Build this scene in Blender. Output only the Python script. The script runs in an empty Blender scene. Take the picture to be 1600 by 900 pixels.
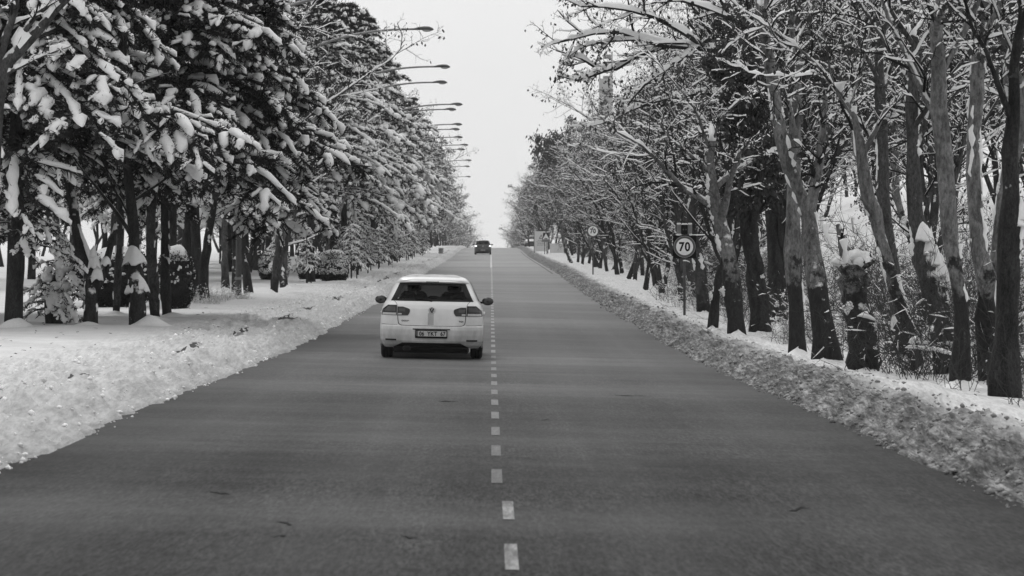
import bpy, math, random
import numpy as np
from mathutils import Vector, Matrix
from mathutils.bvhtree import BVHTree

scene = bpy.context.scene
C = scene.collection
R = math.radians
F = 4650.0            # focal length in photograph pixels (1600 wide)
VX, VY = 767.0, 370.0  # where the level road runs to in the photograph
CAMZ = 1.80

# ------------------------------------------------------------------ camera
cam = bpy.data.cameras.new('camera')
cam.sensor_width = 36.0
cam.lens = F / 1600 * 36
cam.shift_x = (800 - VX) / 1600
cam.shift_y = -(450 - VY) / 1600
cam.clip_start = 0.5
cam.clip_end = 6000
cam.dof.use_dof = True
cam.dof.focus_distance = 56
cam.dof.aperture_fstop = 6.3
camo = bpy.data.objects.new('camera', cam)
C.objects.link(camo)
camo.location = (0, 0, CAMZ)
camo.rotation_euler = (R(90), 0, 0)
scene.camera = camo

# ------------------------------------------------------------------ world: overcast winter sky, in greys
SUN_EL, SUN_AZ = 50.0, -20.0     # azimuth from +Y towards +X
world = bpy.data.worlds.new('World')
scene.world = world
world.use_nodes = True
wn, wl = world.node_tree.nodes, world.node_tree.links
wn.clear()
out = wn.new('ShaderNodeOutputWorld')
bg = wn.new('ShaderNodeBackground')
sky = wn.new('ShaderNodeTexSky')
sky.sky_type = 'NISHITA'
sky.sun_disc = False
sky.sun_elevation = R(SUN_EL)
sky.sun_rotation = R(SUN_AZ)
sky.dust_density = 5.0
sky.air_density = 1.0
bw = wn.new('ShaderNodeRGBToBW')
# cloud layer: even pale grey, a little brighter towards the horizon, with slow mottling
tc = wn.new('ShaderNodeTexCoord')
nz = wn.new('ShaderNodeTexNoise')
nz.inputs['Scale'].default_value = 2.2
nz.inputs['Detail'].default_value = 3
mr = wn.new('ShaderNodeMapRange')
mr.inputs['From Min'].default_value = 0.3
mr.inputs['From Max'].default_value = 0.7
mr.inputs['To Min'].default_value = 9.3
mr.inputs['To Max'].default_value = 10.3
mx = wn.new('ShaderNodeMix')
mx.data_type = 'FLOAT'
mx.inputs[0].default_value = 0.86
wl.new(sky.outputs[0], bw.inputs[0])
wl.new(tc.outputs['Generated'], nz.inputs['Vector'])
wl.new(nz.outputs['Fac'], mr.inputs['Value'])
wl.new(bw.outputs[0], mx.inputs[2])
wl.new(mr.outputs[0], mx.inputs[3])
sx_ = wn.new('ShaderNodeSeparateXYZ')
wl.new(tc.outputs['Generated'], sx_.inputs[0])
zr_ = wn.new('ShaderNodeMapRange')          # an overcast sky is brighter overhead than at the horizon
zr_.inputs['From Min'].default_value = 0.0
zr_.inputs['From Max'].default_value = 1.0
zr_.inputs['To Min'].default_value = 1.0
zr_.inputs['To Max'].default_value = 1.05
wl.new(sx_.outputs[2], zr_.inputs['Value'])
ml_ = wn.new('ShaderNodeMath'); ml_.operation = 'MULTIPLY'
wl.new(mx.outputs[0], ml_.inputs[0]); wl.new(zr_.outputs[0], ml_.inputs[1])
wl.new(ml_.outputs[0], bg.inputs['Color'])
bg.inputs['Strength'].default_value = 0.10
wl.new(bg.outputs[0], out.inputs[0])

sun = bpy.data.lights.new('sun', 'SUN')
sun.energy = 0.9
sun.angle = R(14)
sun.color = (1, 1, 1)
suno = bpy.data.objects.new('sun', sun)
C.objects.link(suno)
a, e = R(SUN_AZ), R(SUN_EL)
sd = Vector((math.sin(a) * math.cos(e), math.cos(a) * math.cos(e), math.sin(e)))
suno.rotation_euler = (-sd).to_track_quat('-Z', 'Y').to_euler()
suno.location = (0, 0, 60)

scene.view_settings.view_transform = 'Standard'
scene.view_settings.look = 'None'
scene.view_settings.exposure = 0.0
scene.view_settings.gamma = 1.0
scene.render.engine = 'CYCLES'
scene.cycles.max_bounces = 6
scene.cycles.diffuse_bounces = 3
scene.cycles.glossy_bounces = 2
scene.cycles.transmission_bounces = 4
scene.cycles.transparent_max_bounces = 6
scene.cycles.volume_bounces = 0
scene.cycles.use_denoising = True

rng = np.random.default_rng(7)
random.seed(7)

# ------------------------------------------------------------------ noise
def _hash(ix, iy, s):
    n = (ix.astype(np.int64) * 374761393 + iy.astype(np.int64) * 668265263 + s * 1442695041) & 0xffffffff
    n = ((n ^ (n >> 13)) * 1274126177) & 0xffffffff
    n = n ^ (n >> 16)
    return (n & 0xffff) / 65535.0

def vn(x, y, s=0):
    x = np.asarray(x, float); y = np.asarray(y, float)
    ix, iy = np.floor(x), np.floor(y)
    fx, fy = x - ix, y - iy
    fx = fx * fx * (3 - 2 * fx); fy = fy * fy * (3 - 2 * fy)
    a = _hash(ix, iy, s); b = _hash(ix + 1, iy, s); c = _hash(ix, iy + 1, s); d = _hash(ix + 1, iy + 1, s)
    return (a * (1 - fx) + b * fx) * (1 - fy) + (c * (1 - fx) + d * fx) * fy

def fbm(x, y, o=4, s=0):
    t = 0; a = .5
    for i in range(o):
        t = t + a * (vn(x, y, s + i * 17) - .5)
        x = x * 2.03 + 5.3; y = y * 2.03 + 1.7; a *= .55
    return t

def sstep(a, b, x):
    t = np.clip((np.asarray(x, float) - a) / (b - a), 0, 1)
    return t * t * (3 - 2 * t)

# ------------------------------------------------------------------ the lie of the land
_PD = np.array([-200, 0, 16, 30, 50, 80, 120, 178, 240, 310, 350, 400, 450, 600, 900, 1600, 4000], float)
_PZ = np.array([-1.78, -1.78, -1.80, -1.88, -2.11, -2.20, -2.18, -2.03, -1.97, -1.86, -1.66, -1.55, -1.68, -4.5, -13, -30, -40], float) + 1.80
_m = np.gradient(_PZ, _PD)
_m[1] = 0
def road_z(y):
    y = np.asarray(y, float)
    i = np.clip(np.searchsorted(_PD, y) - 1, 0, len(_PD) - 2)
    h = _PD[i + 1] - _PD[i]
    t = np.clip((y - _PD[i]) / h, 0, 1)
    return ((2*t**3 - 3*t**2 + 1) * _PZ[i] + (t**3 - 2*t**2 + t) * h * _m[i] + (-2*t**3 + 3*t**2) * _PZ[i+1] + (t**3 - t**2) * h * _m[i+1])

def cross(x, y):
    return -0.020 * x * (1 - sstep(90, 170, y))

HALF = 3.66
def road_h(x, y):
    x = np.asarray(x, float); y = np.asarray(y, float)
    return road_z(y) + cross(np.clip(x, -6, 6), y) + .012 * (vn(y * .13 + 3, x * .2, 71) - .5) * 2

def ground_h(x, y):
    x = np.asarray(x, float); y = np.asarray(y, float)
    base = road_z(y) + cross(np.clip(x, -6, 6), y)
    # ragged edge of the ploughed snow
    wob = .06 * (vn(y * .35, x * 0, 3) - .5) * 2 + .05 * (vn(y * 1.7, x * 0, 5) - .5) * 2 + .03 * (vn(y * 6, x * 0, 6) - .5) * 2
    right = x > 0
    s = np.abs(x) - HALF + wob
    up = sstep(0.0, .30, s)
    # right bank
    lum = fbm(x * 3.6, y * 1.1, 4, 11)
    fine = fbm(x * 11, y * 1.9, 3, 31)
    br = .13 * up + .12 * np.exp(-((s - .75) / .5) ** 2) + up * (lum * .20 + fine * .17 * (.5 + .5 * (1 - sstep(.9, 1.5, s)))) * (1 - .8 * sstep(1.0, 1.7, s)) * (1 - sstep(1.7, 2.4, s)) \
        + sstep(.5, 1.6, s) * .06 + .10 * np.exp(-((s - 1.5) / .35) ** 2) * vn(y * .9, s * 0, 8)
    soft = fbm(x * .5, y * .25, 3, 41) * .22
    emb = sstep(7.5, 26, x) * 4.6 + sstep(26, 90, x) * 5
    gr = br + sstep(1.2, 2.5, s) * (soft + .02) + emb
    # left bank
    bl = .13 * up + .14 * np.exp(-((s - .6) / .45) ** 2) + up * (lum * .24 + fine * .21) * (1 - .75 * sstep(1.6, 3.0, s)) \
        * (1 - sstep(3.0, 3.6, s)) + sstep(.4, 2.4, s) * .17
    gl = bl + sstep(1.6, 3.4, s) * soft * .6 + sstep(10, 120, -x) * 1.0
    h = base + np.where(right, gr, gl)
    return np.where(s < 0, base - .10 + .10 * sstep(-.08, 0, s) * 0, h)

def gh(x, y):
    return float(ground_h(np.array([x]), np.array([y]))[0])

def pt(px, d):            # lateral position of a picture column at distance d
    return (px - VX) / F * d

# ------------------------------------------------------------------ materials (all greys: the photograph is black and white)
def new_mat(name):
    m = bpy.data.materials.new(name)
    m.use_nodes = True
    n, l = m.node_tree.nodes, m.node_tree.links
    b = n['Principled BSDF']
    return m, n, l, b

def g3(v):
    return (v, v, v, 1)

def plain(name, v, rough=.5, metal=0, spec=.5, bump=0, bscale=60, var=0, emit=0, coat=0):
    m, n, l, b = new_mat(name)
    b.inputs['Base Color'].default_value = g3(v)
    b.inputs['Roughness'].default_value = rough
    b.inputs['Metallic'].default_value = metal
    b.inputs['Specular IOR Level'].default_value = spec
    b.inputs['Coat Weight'].default_value = coat
    if emit:
        b.inputs['Emission Color'].default_value = g3(1)
        b.inputs['Emission Strength'].default_value = emit
    if bump or var:
        tc = n.new('ShaderNodeTexCoord')
        t = n.new('ShaderNodeTexNoise')
        t.inputs['Scale'].default_value = bscale
        t.inputs['Detail'].default_value = 4
        l.new(tc.outputs['Object'], t.inputs['Vector'])
        if bump:
            bp = n.new('ShaderNodeBump')
            bp.inputs['Strength'].default_value = bump
            bp.inputs['Distance'].default_value = .01
            l.new(t.outputs['Fac'], bp.inputs['Height'])
            l.new(bp.outputs[0], b.inputs['Normal'])
        if var:
            r = n.new('ShaderNodeMapRange')
            r.inputs['From Min'].default_value = .3
            r.inputs['From Max'].default_value = .7
            r.inputs['To Min'].default_value = v * (1 - var)
            r.inputs['To Max'].default_value = v * (1 + var)
            l.new(t.outputs['Fac'], r.inputs['Value'])
            l.new(r.outputs[0], b.inputs['Base Color'])
    return m

def ramp(n, l, src, pts):
    r = n.new('ShaderNodeValToRGB')
    el = r.color_ramp.elements
    while len(el) < len(pts):
        el.new(.5)
    for e_, (p, v) in zip(el, pts):
        e_.position = p
        e_.color = g3(v)
    l.new(src, r.inputs[0])
    return r.outputs[0]

def noise(n, l, vec, scale, detail=4, rough=.55, mapscale=None):
    if mapscale:
        mp = n.new('ShaderNodeMapping')
        mp.inputs['Scale'].default_value = mapscale
        l.new(vec, mp.inputs['Vector'])
        vec = mp.outputs[0]
    t = n.new('ShaderNodeTexNoise')
    t.inputs['Scale'].default_value = scale
    t.inputs['Detail'].default_value = detail
    t.inputs['Roughness'].default_value = rough
    l.new(vec, t.inputs['Vector'])
    return t.outputs['Fac']

def mixf(n, l, a, b, f, mode='MIX'):
    m = n.new('ShaderNodeMix')
    m.data_type = 'RGBA'
    m.blend_type = mode
    for j, v in ((0, f), (6, a), (7, b)):
        if hasattr(v, 'is_linked'):
            l.new(v, m.inputs[j])
        else:
            m.inputs[j].default_value = v if j == 0 else g3(v)
    return m.outputs[2]

def math_n(n, l, op, a, b=None, clamp=False):
    m = n.new('ShaderNodeMath')
    m.operation = op
    m.use_clamp = clamp
    for i, v in enumerate((a, b)):
        if v is None:
            continue
        if hasattr(v, 'is_linked'):
            l.new(v, m.inputs[i])
        else:
            m.inputs[i].default_value = v
    return m.outputs[0]

# clean tree snow
M_SNOW = plain('tree_snow', .77, rough=.75, spec=.25, bump=.5, bscale=28, var=.05)
M_SNOWF = plain('twig_snow', .76, rough=.8, spec=.1)

def ground_mat():
    m, n, l, b = new_mat('roadside_snow')
    tc = n.new('ShaderNodeTexCoord'); P = tc.outputs['Object']
    sp = n.new('ShaderNodeSeparateXYZ'); l.new(P, sp.inputs[0])
    x = sp.outputs[0]
    jit = math_n(n, l, 'MULTIPLY', noise(n, l, P, .9, 5), 1.1)
    xr = math_n(n, l, 'ADD', x, jit)
    # dirt thrown by traffic onto the right-hand bank, fading out over two metres
    dr = n.new('ShaderNodeMapRange'); dr.inputs['From Min'].default_value = 5.45; dr.inputs['From Max'].default_value = 4.85
    l.new(xr, dr.inputs[0])
    pos = math_n(n, l, 'GREATER_THAN', x, 0)
    drr = math_n(n, l, 'MULTIPLY', dr.outputs[0], pos)
    dl = n.new('ShaderNodeMapRange'); dl.inputs['From Min'].default_value = -5.6; dl.inputs['From Max'].default_value = -3.2
    l.new(x, dl.inputs[0])
    neg = math_n(n, l, 'LESS_THAN', x, 0)
    dll = math_n(n, l, 'MULTIPLY', dl.outputs[0], neg)
    dll = math_n(n, l, 'MULTIPLY', dll, .34)
    amt = math_n(n, l, 'ADD', drr, dll, True)
    clod = ramp(n, l, noise(n, l, P, 1, 6, .75, (17, 1.5, 17)), [(.36, 0.0), (.64, 1.0)])
    dirty = ramp(n, l, clod, [(0, .04), (.5, .17), (1, .42)])
    dirty = mixf(n, l, dirty, ramp(n, l, noise(n, l, P, 1, 4, .65, (2.6, .8, 2.6)), [(.36, .45), (.62, 1.15)]), 1.0, 'MULTIPLY')
    clean = ramp(n, l, noise(n, l, P, 1.3, 5), [(.3, .66), (.7, .76)])
    near = n.new('ShaderNodeMapRange'); near.inputs['From Min'].default_value = 7.0; near.inputs['From Max'].default_value = 5.6
    l.new(math_n(n, l, 'ABSOLUTE', x), near.inputs[0])
    grit = ramp(n, l, noise(n, l, P, 1, 5, .8, (16, 1.6, 16)), [(.34, .66), (.60, 1.05)])
    clean = mixf(n, l, clean, mixf(n, l, clean, grit, 1.0, 'MULTIPLY'), near.outputs[0])
    col = mixf(n, l, clean, dirty, amt)
    # sparse twigs and crumbs
    sp2 = ramp(n, l, noise(n, l, P, 15, 3, .6, (1.4, .6, 1)), [(.22, 1.0), (.27, 0.0)])
    col = mixf(n, l, col, .10, math_n(n, l, 'MULTIPLY', sp2, .75))
    # bare wet strips left by the plough along the left bank
    bx = math_n(n, l, 'ADD', math_n(n, l, 'ADD', x, 4.62), math_n(n, l, 'MULTIPLY', math_n(n, l, 'SUBTRACT', noise(n, l, P, 1, 3, .6, (3, .9, 3)), .5), 1.1))
    bm = math_n(n, l, 'LESS_THAN', math_n(n, l, 'ABSOLUTE', bx), .085)
    bp2 = ramp(n, l, noise(n, l, P, 1, 2, .5, (.02, .14, .02)), [(.53, 0), (.57, 1)])
    col = mixf(n, l, col, .07, math_n(n, l, 'MULTIPLY', bm, bp2))
    l.new(col, b.inputs['Base Color'])
    b.inputs['Roughness'].default_value = .85
    b.inputs['Specular IOR Level'].default_value = .15
    bp = n.new('ShaderNodeBump'); bp.inputs['Strength'].default_value = .8; bp.inputs['Distance'].default_value = .03
    l.new(noise(n, l, P, 1, 5, .75, (22, 2.2, 22)), bp.inputs['Height'])
    l.new(bp.outputs[0], b.inputs['Normal'])
    return m

def road_mat():
    m, n, l, b = new_mat('asphalt')
    tc = n.new('ShaderNodeTexCoord'); P = tc.outputs['Object']
    sp = n.new('ShaderNodeSeparateXYZ'); l.new(P, sp.inputs[0])
    grain = noise(n, l, P, 1, 3, .75, (34, 4.2, 1))
    agg = noise(n, l, P, 1, 4, .7, (11, 1.3, 1))
    blot = noise(n, l, P, .55, 5, .6, (1, .35, 1))
    strk = noise(n, l, P, 1.0, 5, .7, (.14, .30, 1))      # bands lying across the road
    c1 = ramp(n, l, blot, [(.25, .015), (.75, .030)])
    c2 = ramp(n, l, strk, [(.3, .82), (.7, 1.2)])
    col = mixf(n, l, c1, c2, 1.0, 'MULTIPLY')
    col = mixf(n, l, col, ramp(n, l, agg, [(.3, .55), (.7, 1.5)]), 1.0, 'MULTIPLY')
    col = mixf(n, l, col, ramp(n, l, grain, [(.36, .30), (.64, 1.85)]), 1.0, 'MULTIPLY')
    col = mixf(n, l, col, ramp(n, l, noise(n, l, P, 1.0, 3, .6, (.05, .09, 1)), [(.38, .72), (.62, 1.4)]), 1.0, 'MULTIPLY')
    # wheel tracks a little paler
    ax = math_n(n, l, 'ABSOLUTE', sp.outputs[0])
    tr = math_n(n, l, 'PINGPONG', math_n(n, l, 'SUBTRACT', ax, .15), .85)
    trk = math_n(n, l, 'MULTIPLY', math_n(n, l, 'SMOOTH_MAX', tr, 0), .28)
    col = mixf(n, l, col, .085, trk)
    lane = noise(n, l, P, 1, 4, .6, (1.5, .025, 1))          # lengthwise wear
    col = mixf(n, l, col, ramp(n, l, lane, [(.35, .74), (.65, 1.28)]), 1.0, 'MULTIPLY')
    # short tar cracks across the lane
    crk = noise(n, l, P, 1.0, 4, .65, (1.6, 1.1, 1))
    cr = ramp(n, l, crk, [(.285, 1), (.315, 0)])
    col = mixf(n, l, col, .014, math_n(n, l, 'MULTIPLY', cr, .8))
    # salt and slush film next to the snow
    edge = n.new('ShaderNodeMapRange'); edge.inputs['From Min'].default_value = 3.0; edge.inputs['From Max'].default_value = 3.7
    l.new(ax, edge.inputs[0])
    col = mixf(n, l, col, .022, math_n(n, l, 'MULTIPLY', edge.outputs[0], .55))

    # grazing sky reflection and haze painted into the asphalt colour, paler with distance
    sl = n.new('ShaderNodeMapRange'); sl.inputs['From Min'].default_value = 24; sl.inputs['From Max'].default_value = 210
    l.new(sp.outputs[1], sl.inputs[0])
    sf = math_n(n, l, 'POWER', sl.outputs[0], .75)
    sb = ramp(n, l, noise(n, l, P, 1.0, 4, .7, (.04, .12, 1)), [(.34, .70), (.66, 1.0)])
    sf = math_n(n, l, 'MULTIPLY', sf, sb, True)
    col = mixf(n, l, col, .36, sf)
    l.new(col, b.inputs['Base Color'])
    band = noise(n, l, P, 1.0, 4, .65, (.03, .11, 1))      # damp and dry bands right across the carriageway
    rr = ramp(n, l, mixf(n, l, strk, band, .6), [(.36, .50), (.62, .90)])
    l.new(rr, b.inputs['Roughness'])
    b.inputs['Specular IOR Level'].default_value = .11
    bp = n.new('ShaderNodeBump'); bp.inputs['Strength'].default_value = .35; bp.inputs['Distance'].default_value = .004
    l.new(grain, bp.inputs['Height'])
    l.new(bp.outputs[0], b.inputs['Normal'])
    return m

def paint_line_mat():
    m, n, l, b = new_mat('worn_road_paint')
    tc = n.new('ShaderNodeTexCoord'); P = tc.outputs['Object']
    w = ramp(n, l, noise(n, l, P, 1, 5, .75, (14, 1.2, 1)), [(.40, .030), (.62, .080)])
    g = ramp(n, l, noise(n, l, P, 1, 3, .7, (34, 4.2, 1)), [(.3, .5), (.7, 1.5)])
    sp = n.new('ShaderNodeSeparateXYZ'); l.new(P, sp.inputs[0])
    col = mixf(n, l, w, g, 1.0, 'MULTIPLY')
    # same painted far-road sheen and haze, mixed into the line colour
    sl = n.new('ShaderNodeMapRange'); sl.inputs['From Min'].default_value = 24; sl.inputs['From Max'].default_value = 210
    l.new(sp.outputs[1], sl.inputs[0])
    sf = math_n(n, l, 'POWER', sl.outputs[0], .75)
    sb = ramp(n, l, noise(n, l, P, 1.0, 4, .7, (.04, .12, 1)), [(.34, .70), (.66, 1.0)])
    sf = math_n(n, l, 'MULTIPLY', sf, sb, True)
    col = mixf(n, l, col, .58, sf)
    l.new(col, b.inputs['Base Color'])
    b.inputs['Roughness'].default_value = .6
    return m

def bark_mat(name, lo, hi, scale=6, stretch=.35, snowy=.0, moss=0):
    m, n, l, b = new_mat(name)
    tc = n.new('ShaderNodeTexCoord'); P = tc.outputs['Object']
    f = noise(n, l, P, scale, 5, .65, (1, 1, stretch))
    col = ramp(n, l, f, [(.33, lo), (.6, hi)])
    fine = noise(n, l, P, scale * 7, 5, .75, (1, 1, .42))
    col = mixf(n, l, col, ramp(n, l, fine, [(.33, .35), (.66, 1.5)]), 1.0, 'MULTIPLY')
    if moss:    # dark wet moss over the lower bark
        sp = n.new('ShaderNodeSeparateXYZ'); l.new(P, sp.inputs[0])
        q = math_n(n, l, 'ADD', sp.outputs[2], math_n(n, l, 'MULTIPLY', noise(n, l, P, 2.2, 5, .7), -4.0))
        s = n.new('ShaderNodeMapRange'); s.inputs['From Min'].default_value = moss - 2.0 + .12; s.inputs['From Max'].default_value = moss - 2.0 - .12
        l.new(q, s.inputs[0])
        col = mixf(n, l, col, mixf(n, l, .028, ramp(n, l, fine, [(.3, .4), (.7, 1.6)]), 1.0, 'MULTIPLY'), s.outputs[0])
    if snowy:   # snow dust stuck in patches to bark
        ge = n.new('ShaderNodeNewGeometry')
        sn = n.new('ShaderNodeSeparateXYZ'); l.new(ge.outputs['Normal'], sn.inputs[0])
        q = math_n(n, l, 'ADD', sn.outputs[2], math_n(n, l, 'MULTIPLY', noise(n, l, P, 5, 4), 1.6))
        s = n.new('ShaderNodeMapRange'); s.inputs['From Min'].default_value = 1.28 - snowy; s.inputs['From Max'].default_value = 1.42 - snowy
        l.new(q, s.inputs[0])
        col = mixf(n, l, col, .72, s.outputs[0])
    l.new(col, b.inputs['Base Color'])
    b.inputs['Roughness'].default_value = .9
    b.inputs['Specular IOR Level'].default_value = .15
    bp = n.new('ShaderNodeBump'); bp.inputs['Strength'].default_value = 1.0; bp.inputs['Distance'].default_value = .03
    l.new(fine, bp.inputs['Height'])
    l.new(bp.outputs[0], b.inputs['Normal'])
    return m

M_GROUND = ground_mat()
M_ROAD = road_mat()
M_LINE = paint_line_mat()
M_LINEF = paint_line_mat(); M_LINEF.name = 'ghost_road_paint'
for e_ in [x for x in M_LINEF.node_tree.nodes if x.type == 'VALTORGB'][:1]:
    e_.color_ramp.elements[0].color = g3(.035); e_.color_ramp.elements[1].color = g3(.07)
M_LINEB = paint_line_mat(); M_LINEB.name = 'unworn_road_paint'
for e_ in [x for x in M_LINEB.node_tree.nodes if x.type == 'VALTORGB'][:1]:
    e_.color_ramp.elements[0].color = g3(.05); e_.color_ramp.elements[1].color = g3(.28)
M_BARK_PALE = bark_mat('pale_smooth_bark', .07, .20, 3.2, .4, .08, 1.3)
M_BARK_MID = bark_mat('grey_bark', .028, .085, 5, .4, .12, .5)
M_BARK_DARK = bark_mat('dark_rough_bark', .012, .045, 7, .3, .12)
M_TWIG = plain('twig_bark', .018, rough=.9, spec=.1)
M_TWIG2 = plain('grey_twig_bark', .055, rough=.9, spec=.1)
M_NEEDLE = plain('dark_needles', .024, rough=.7, spec=.2)
M_LEAF = plain('withered_leaves', .045, rough=.7, spec=.2)

# ------------------------------------------------------------------ mesh gathering
class Geo:
    def __init__(s):
        s.v = []; s.q = []; s.t = []; s.qm = []; s.tm = []; s.n = 0
    def add(s, verts, quads=None, tris=None, mat=0):
        verts = np.asarray(verts, float).reshape(-1, 3)
        if quads is not None and len(quads):
            quads = np.asarray(quads, np.int64).reshape(-1, 4)
            s.q.append(quads + s.n); s.qm.append(np.full(len(quads), mat))
        if tris is not None and len(tris):
            tris = np.asarray(tris, np.int64).reshape(-1, 3)
            s.t.append(tris + s.n); s.tm.append(np.full(len(tris), mat))
        s.v.append(verts); s.n += len(verts)
    def mesh(s, name, mats, smooth=True):
        v = np.concatenate(s.v) if s.v else np.zeros((0, 3))
        q = np.concatenate(s.q) if s.q else np.zeros((0, 4), np.int64)
        t = np.concatenate(s.t) if s.t else np.zeros((0, 3), np.int64)
        me = bpy.data.meshes.new(name)
        me.vertices.add(len(v)); me.vertices.foreach_set('co', v.astype(np.float32).ravel())
        me.loops.add(len(q) * 4 + len(t) * 3)
        me.loops.foreach_set('vertex_index', np.concatenate([q.ravel(), t.ravel()]).astype(np.int32))
        me.polygons.add(len(q) + len(t))
        ls = np.concatenate([np.arange(len(q)) * 4, len(q) * 4 + np.arange(len(t)) * 3]).astype(np.int32)
        me.polygons.foreach_set('loop_start', ls)
        mi = np.concatenate((s.qm or [np.zeros(0)]) + (s.tm or [np.zeros(0)])).astype(np.int32) if (s.qm or s.tm) else np.zeros(0, np.int32)
        me.polygons.foreach_set('material_index', mi)
        me.polygons.foreach_set('use_smooth', np.full(len(q) + len(t), smooth))
        for m in (mats if isinstance(mats, (list, tuple)) else [mats]):
            me.materials.append(m)
        me.update(calc_edges=True)
        me.validate()
        return me
    # primitives
    def grid(s, P, mat=0, close_u=False, flip=False):
        P = np.asarray(P, float)
        a, b = P.shape[:2]
        i = np.arange(a * b).reshape(a, b)
        if close_u:
            i = np.concatenate([i, i[:1]], 0)
        q = np.stack([i[:-1, :-1], i[1:, :-1], i[1:, 1:], i[:-1, 1:]], -1).reshape(-1, 4)
        if flip:
            q = q[:, ::-1]
        s.add(P.reshape(-1, 3), q, mat=mat)
    def box(s, c, d, rz=0, bev=0, mat=0):
        c = np.array(c, float); d = np.array(d, float) / 2
        b = min(bev, *(d * .9)) if bev else 0
        if not b:
            v = np.array([[x, y, z] for x in (-1, 1) for y in (-1, 1) for z in (-1, 1)], float) * d
            q = [[0, 1, 3, 2], [4, 6, 7, 5], [0, 4, 5, 1], [2, 3, 7, 6], [0, 2, 6, 4], [1, 5, 7, 3]]
            t = None
        else:
            vs = []; idx = {}
            for sx in (-1, 1):
                for sy in (-1, 1):
                    for sz in (-1, 1):
                        sg = np.array([sx, sy, sz])
                        for ax in range(3):
                            p = sg * (d - b); p[ax] = sg[ax] * d[ax]
                            idx[(sx, sy, sz, ax)] = len(vs); vs.append(p)
            v = np.array(vs); q = []; t = []
            for ax in range(3):
                o = [k for k in range(3) if k != ax]
                for sg in (-1, 1):
                    ring = []
                    for (u, w) in ((-1, -1), (1, -1), (1, 1), (-1, 1)):
                        k = [0, 0, 0]; k[ax] = sg; k[o[0]] = u; k[o[1]] = w
                        ring.append(idx[(*k, ax)])
                    q.append(ring)
                for u in (-1, 1):
                    for w in (-1, 1):
                        e = []
                        for k0 in (-1, 1):
                            k = [0, 0, 0]; k[ax] = k0; k[o[0]] = u; k[o[1]] = w
                            e.append((idx[(*k, o[0])], idx[(*k, o[1])]))
                        q.append([e[0][0], e[0][1], e[1][1], e[1][0]])
            for sx in (-1, 1):
                for sy in (-1, 1):
                    for sz in (-1, 1):
                        t.append([idx[(sx, sy, sz, k)] for k in range(3)])
        if rz:
            cr, sr = math.cos(rz), math.sin(rz)
            v = v @ np.array([[cr, sr, 0], [-sr, cr, 0], [0, 0, 1]])
        s.add(v + c, q, t, mat=mat)
    def cyl(s, p0, p1, r0, r1=None, k=12, caps=True, mat=0):
        r1 = r0 if r1 is None else r1
        s.tube([p0, p1], [r0, r1], k, caps, mat)
    def tube(s, P, r, k=8, caps=True, mat=0, squash=None):
        P = np.asarray(P, float); r = np.broadcast_to(np.asarray(r, float), (len(P),))
        b0 = s.n
        tubes(s, P[None], r[None], k, mat, squash)
        if caps:
            for j, sg in ((0, 1), (len(P) - 1, -1)):
                base = b0 + j * k
                vc = P[j]
                s.v.append(vc[None]); ci = s.n; s.n += 1
                tr = np.array([[ci, base + (i + 1) % k, base + i][::sg] for i in range(k)])
                s.t.append(tr); s.tm.append(np.full(len(tr), mat))
    def ball(s, c, r, k=10, j=7, lump=0, seed=0, mat=0):
        r = np.broadcast_to(np.asarray(r, float), (3,))
        th = np.linspace(0, 2 * np.pi, k, endpoint=False); ph = np.linspace(.02, np.pi - .02, j)
        T, Ph = np.meshgrid(th, ph, indexing='ij')
        U = np.stack([np.cos(T) * np.sin(Ph), np.sin(T) * np.sin(Ph), np.cos(Ph)], -1)
        w = 1.0
        if lump:
            w = 1 + lump * 2 * (vn(U[..., 0] * 2 + seed, U[..., 1] * 2 + U[..., 2] * 3, seed) - .5)[..., None]
        s.grid(np.asarray(c) + U * r * w, mat, close_u=True, flip=True)

def _norm(a):
    return a / np.maximum(np.linalg.norm(a, axis=-1, keepdims=True), 1e-9)

def frames(P):
    T = _norm(np.gradient(P, axis=1))
    mean = _norm(P[:, -1] - P[:, 0])
    ref = np.where(np.abs(mean[:, 2:3]) > .85, np.array([[1.0, 0.05, 0]]), np.array([[0, 0, 1.0]]))
    A = _norm(np.cross(T, ref[:, None, :]))
    B = np.cross(A, T)
    return T, A, B

def tubes(geo, P, Rr, k=3, mat=0, squash=None):
    M, n = P.shape[:2]
    T, A, B = frames(P)
    ang = np.arange(k) * 2 * np.pi / k + .3
    c, s = np.cos(ang), np.sin(ang)
    sq = 1.0 if squash is None else squash
    V = P[:, :, None] + Rr[:, :, None, None] * (A[:, :, None] * c[None, None, :, None] + B[:, :, None] * (s * sq)[None, None, :, None])
    idx = np.arange(M * n * k).reshape(M, n, k)
    a = idx[:, :-1]; b = idx[:, 1:]
    q = np.stack([a, np.roll(a, -1, 2), np.roll(b, -1, 2), b], -1).reshape(-1, 4)
    geo.add(V.reshape(-1, 3), q, mat=mat)

def refine(P, Rr, n):
    M, m = P.shape[:2]
    u = np.clip(np.linspace(0, m - 1, n), 0, m - 1.0001); i = u.astype(int); f = (u - i)
    return P[:, i] * (1 - f)[None, :, None] + P[:, i + 1] * f[None, :, None], Rr[:, i] * (1 - f) + Rr[:, i + 1] * f

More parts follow.
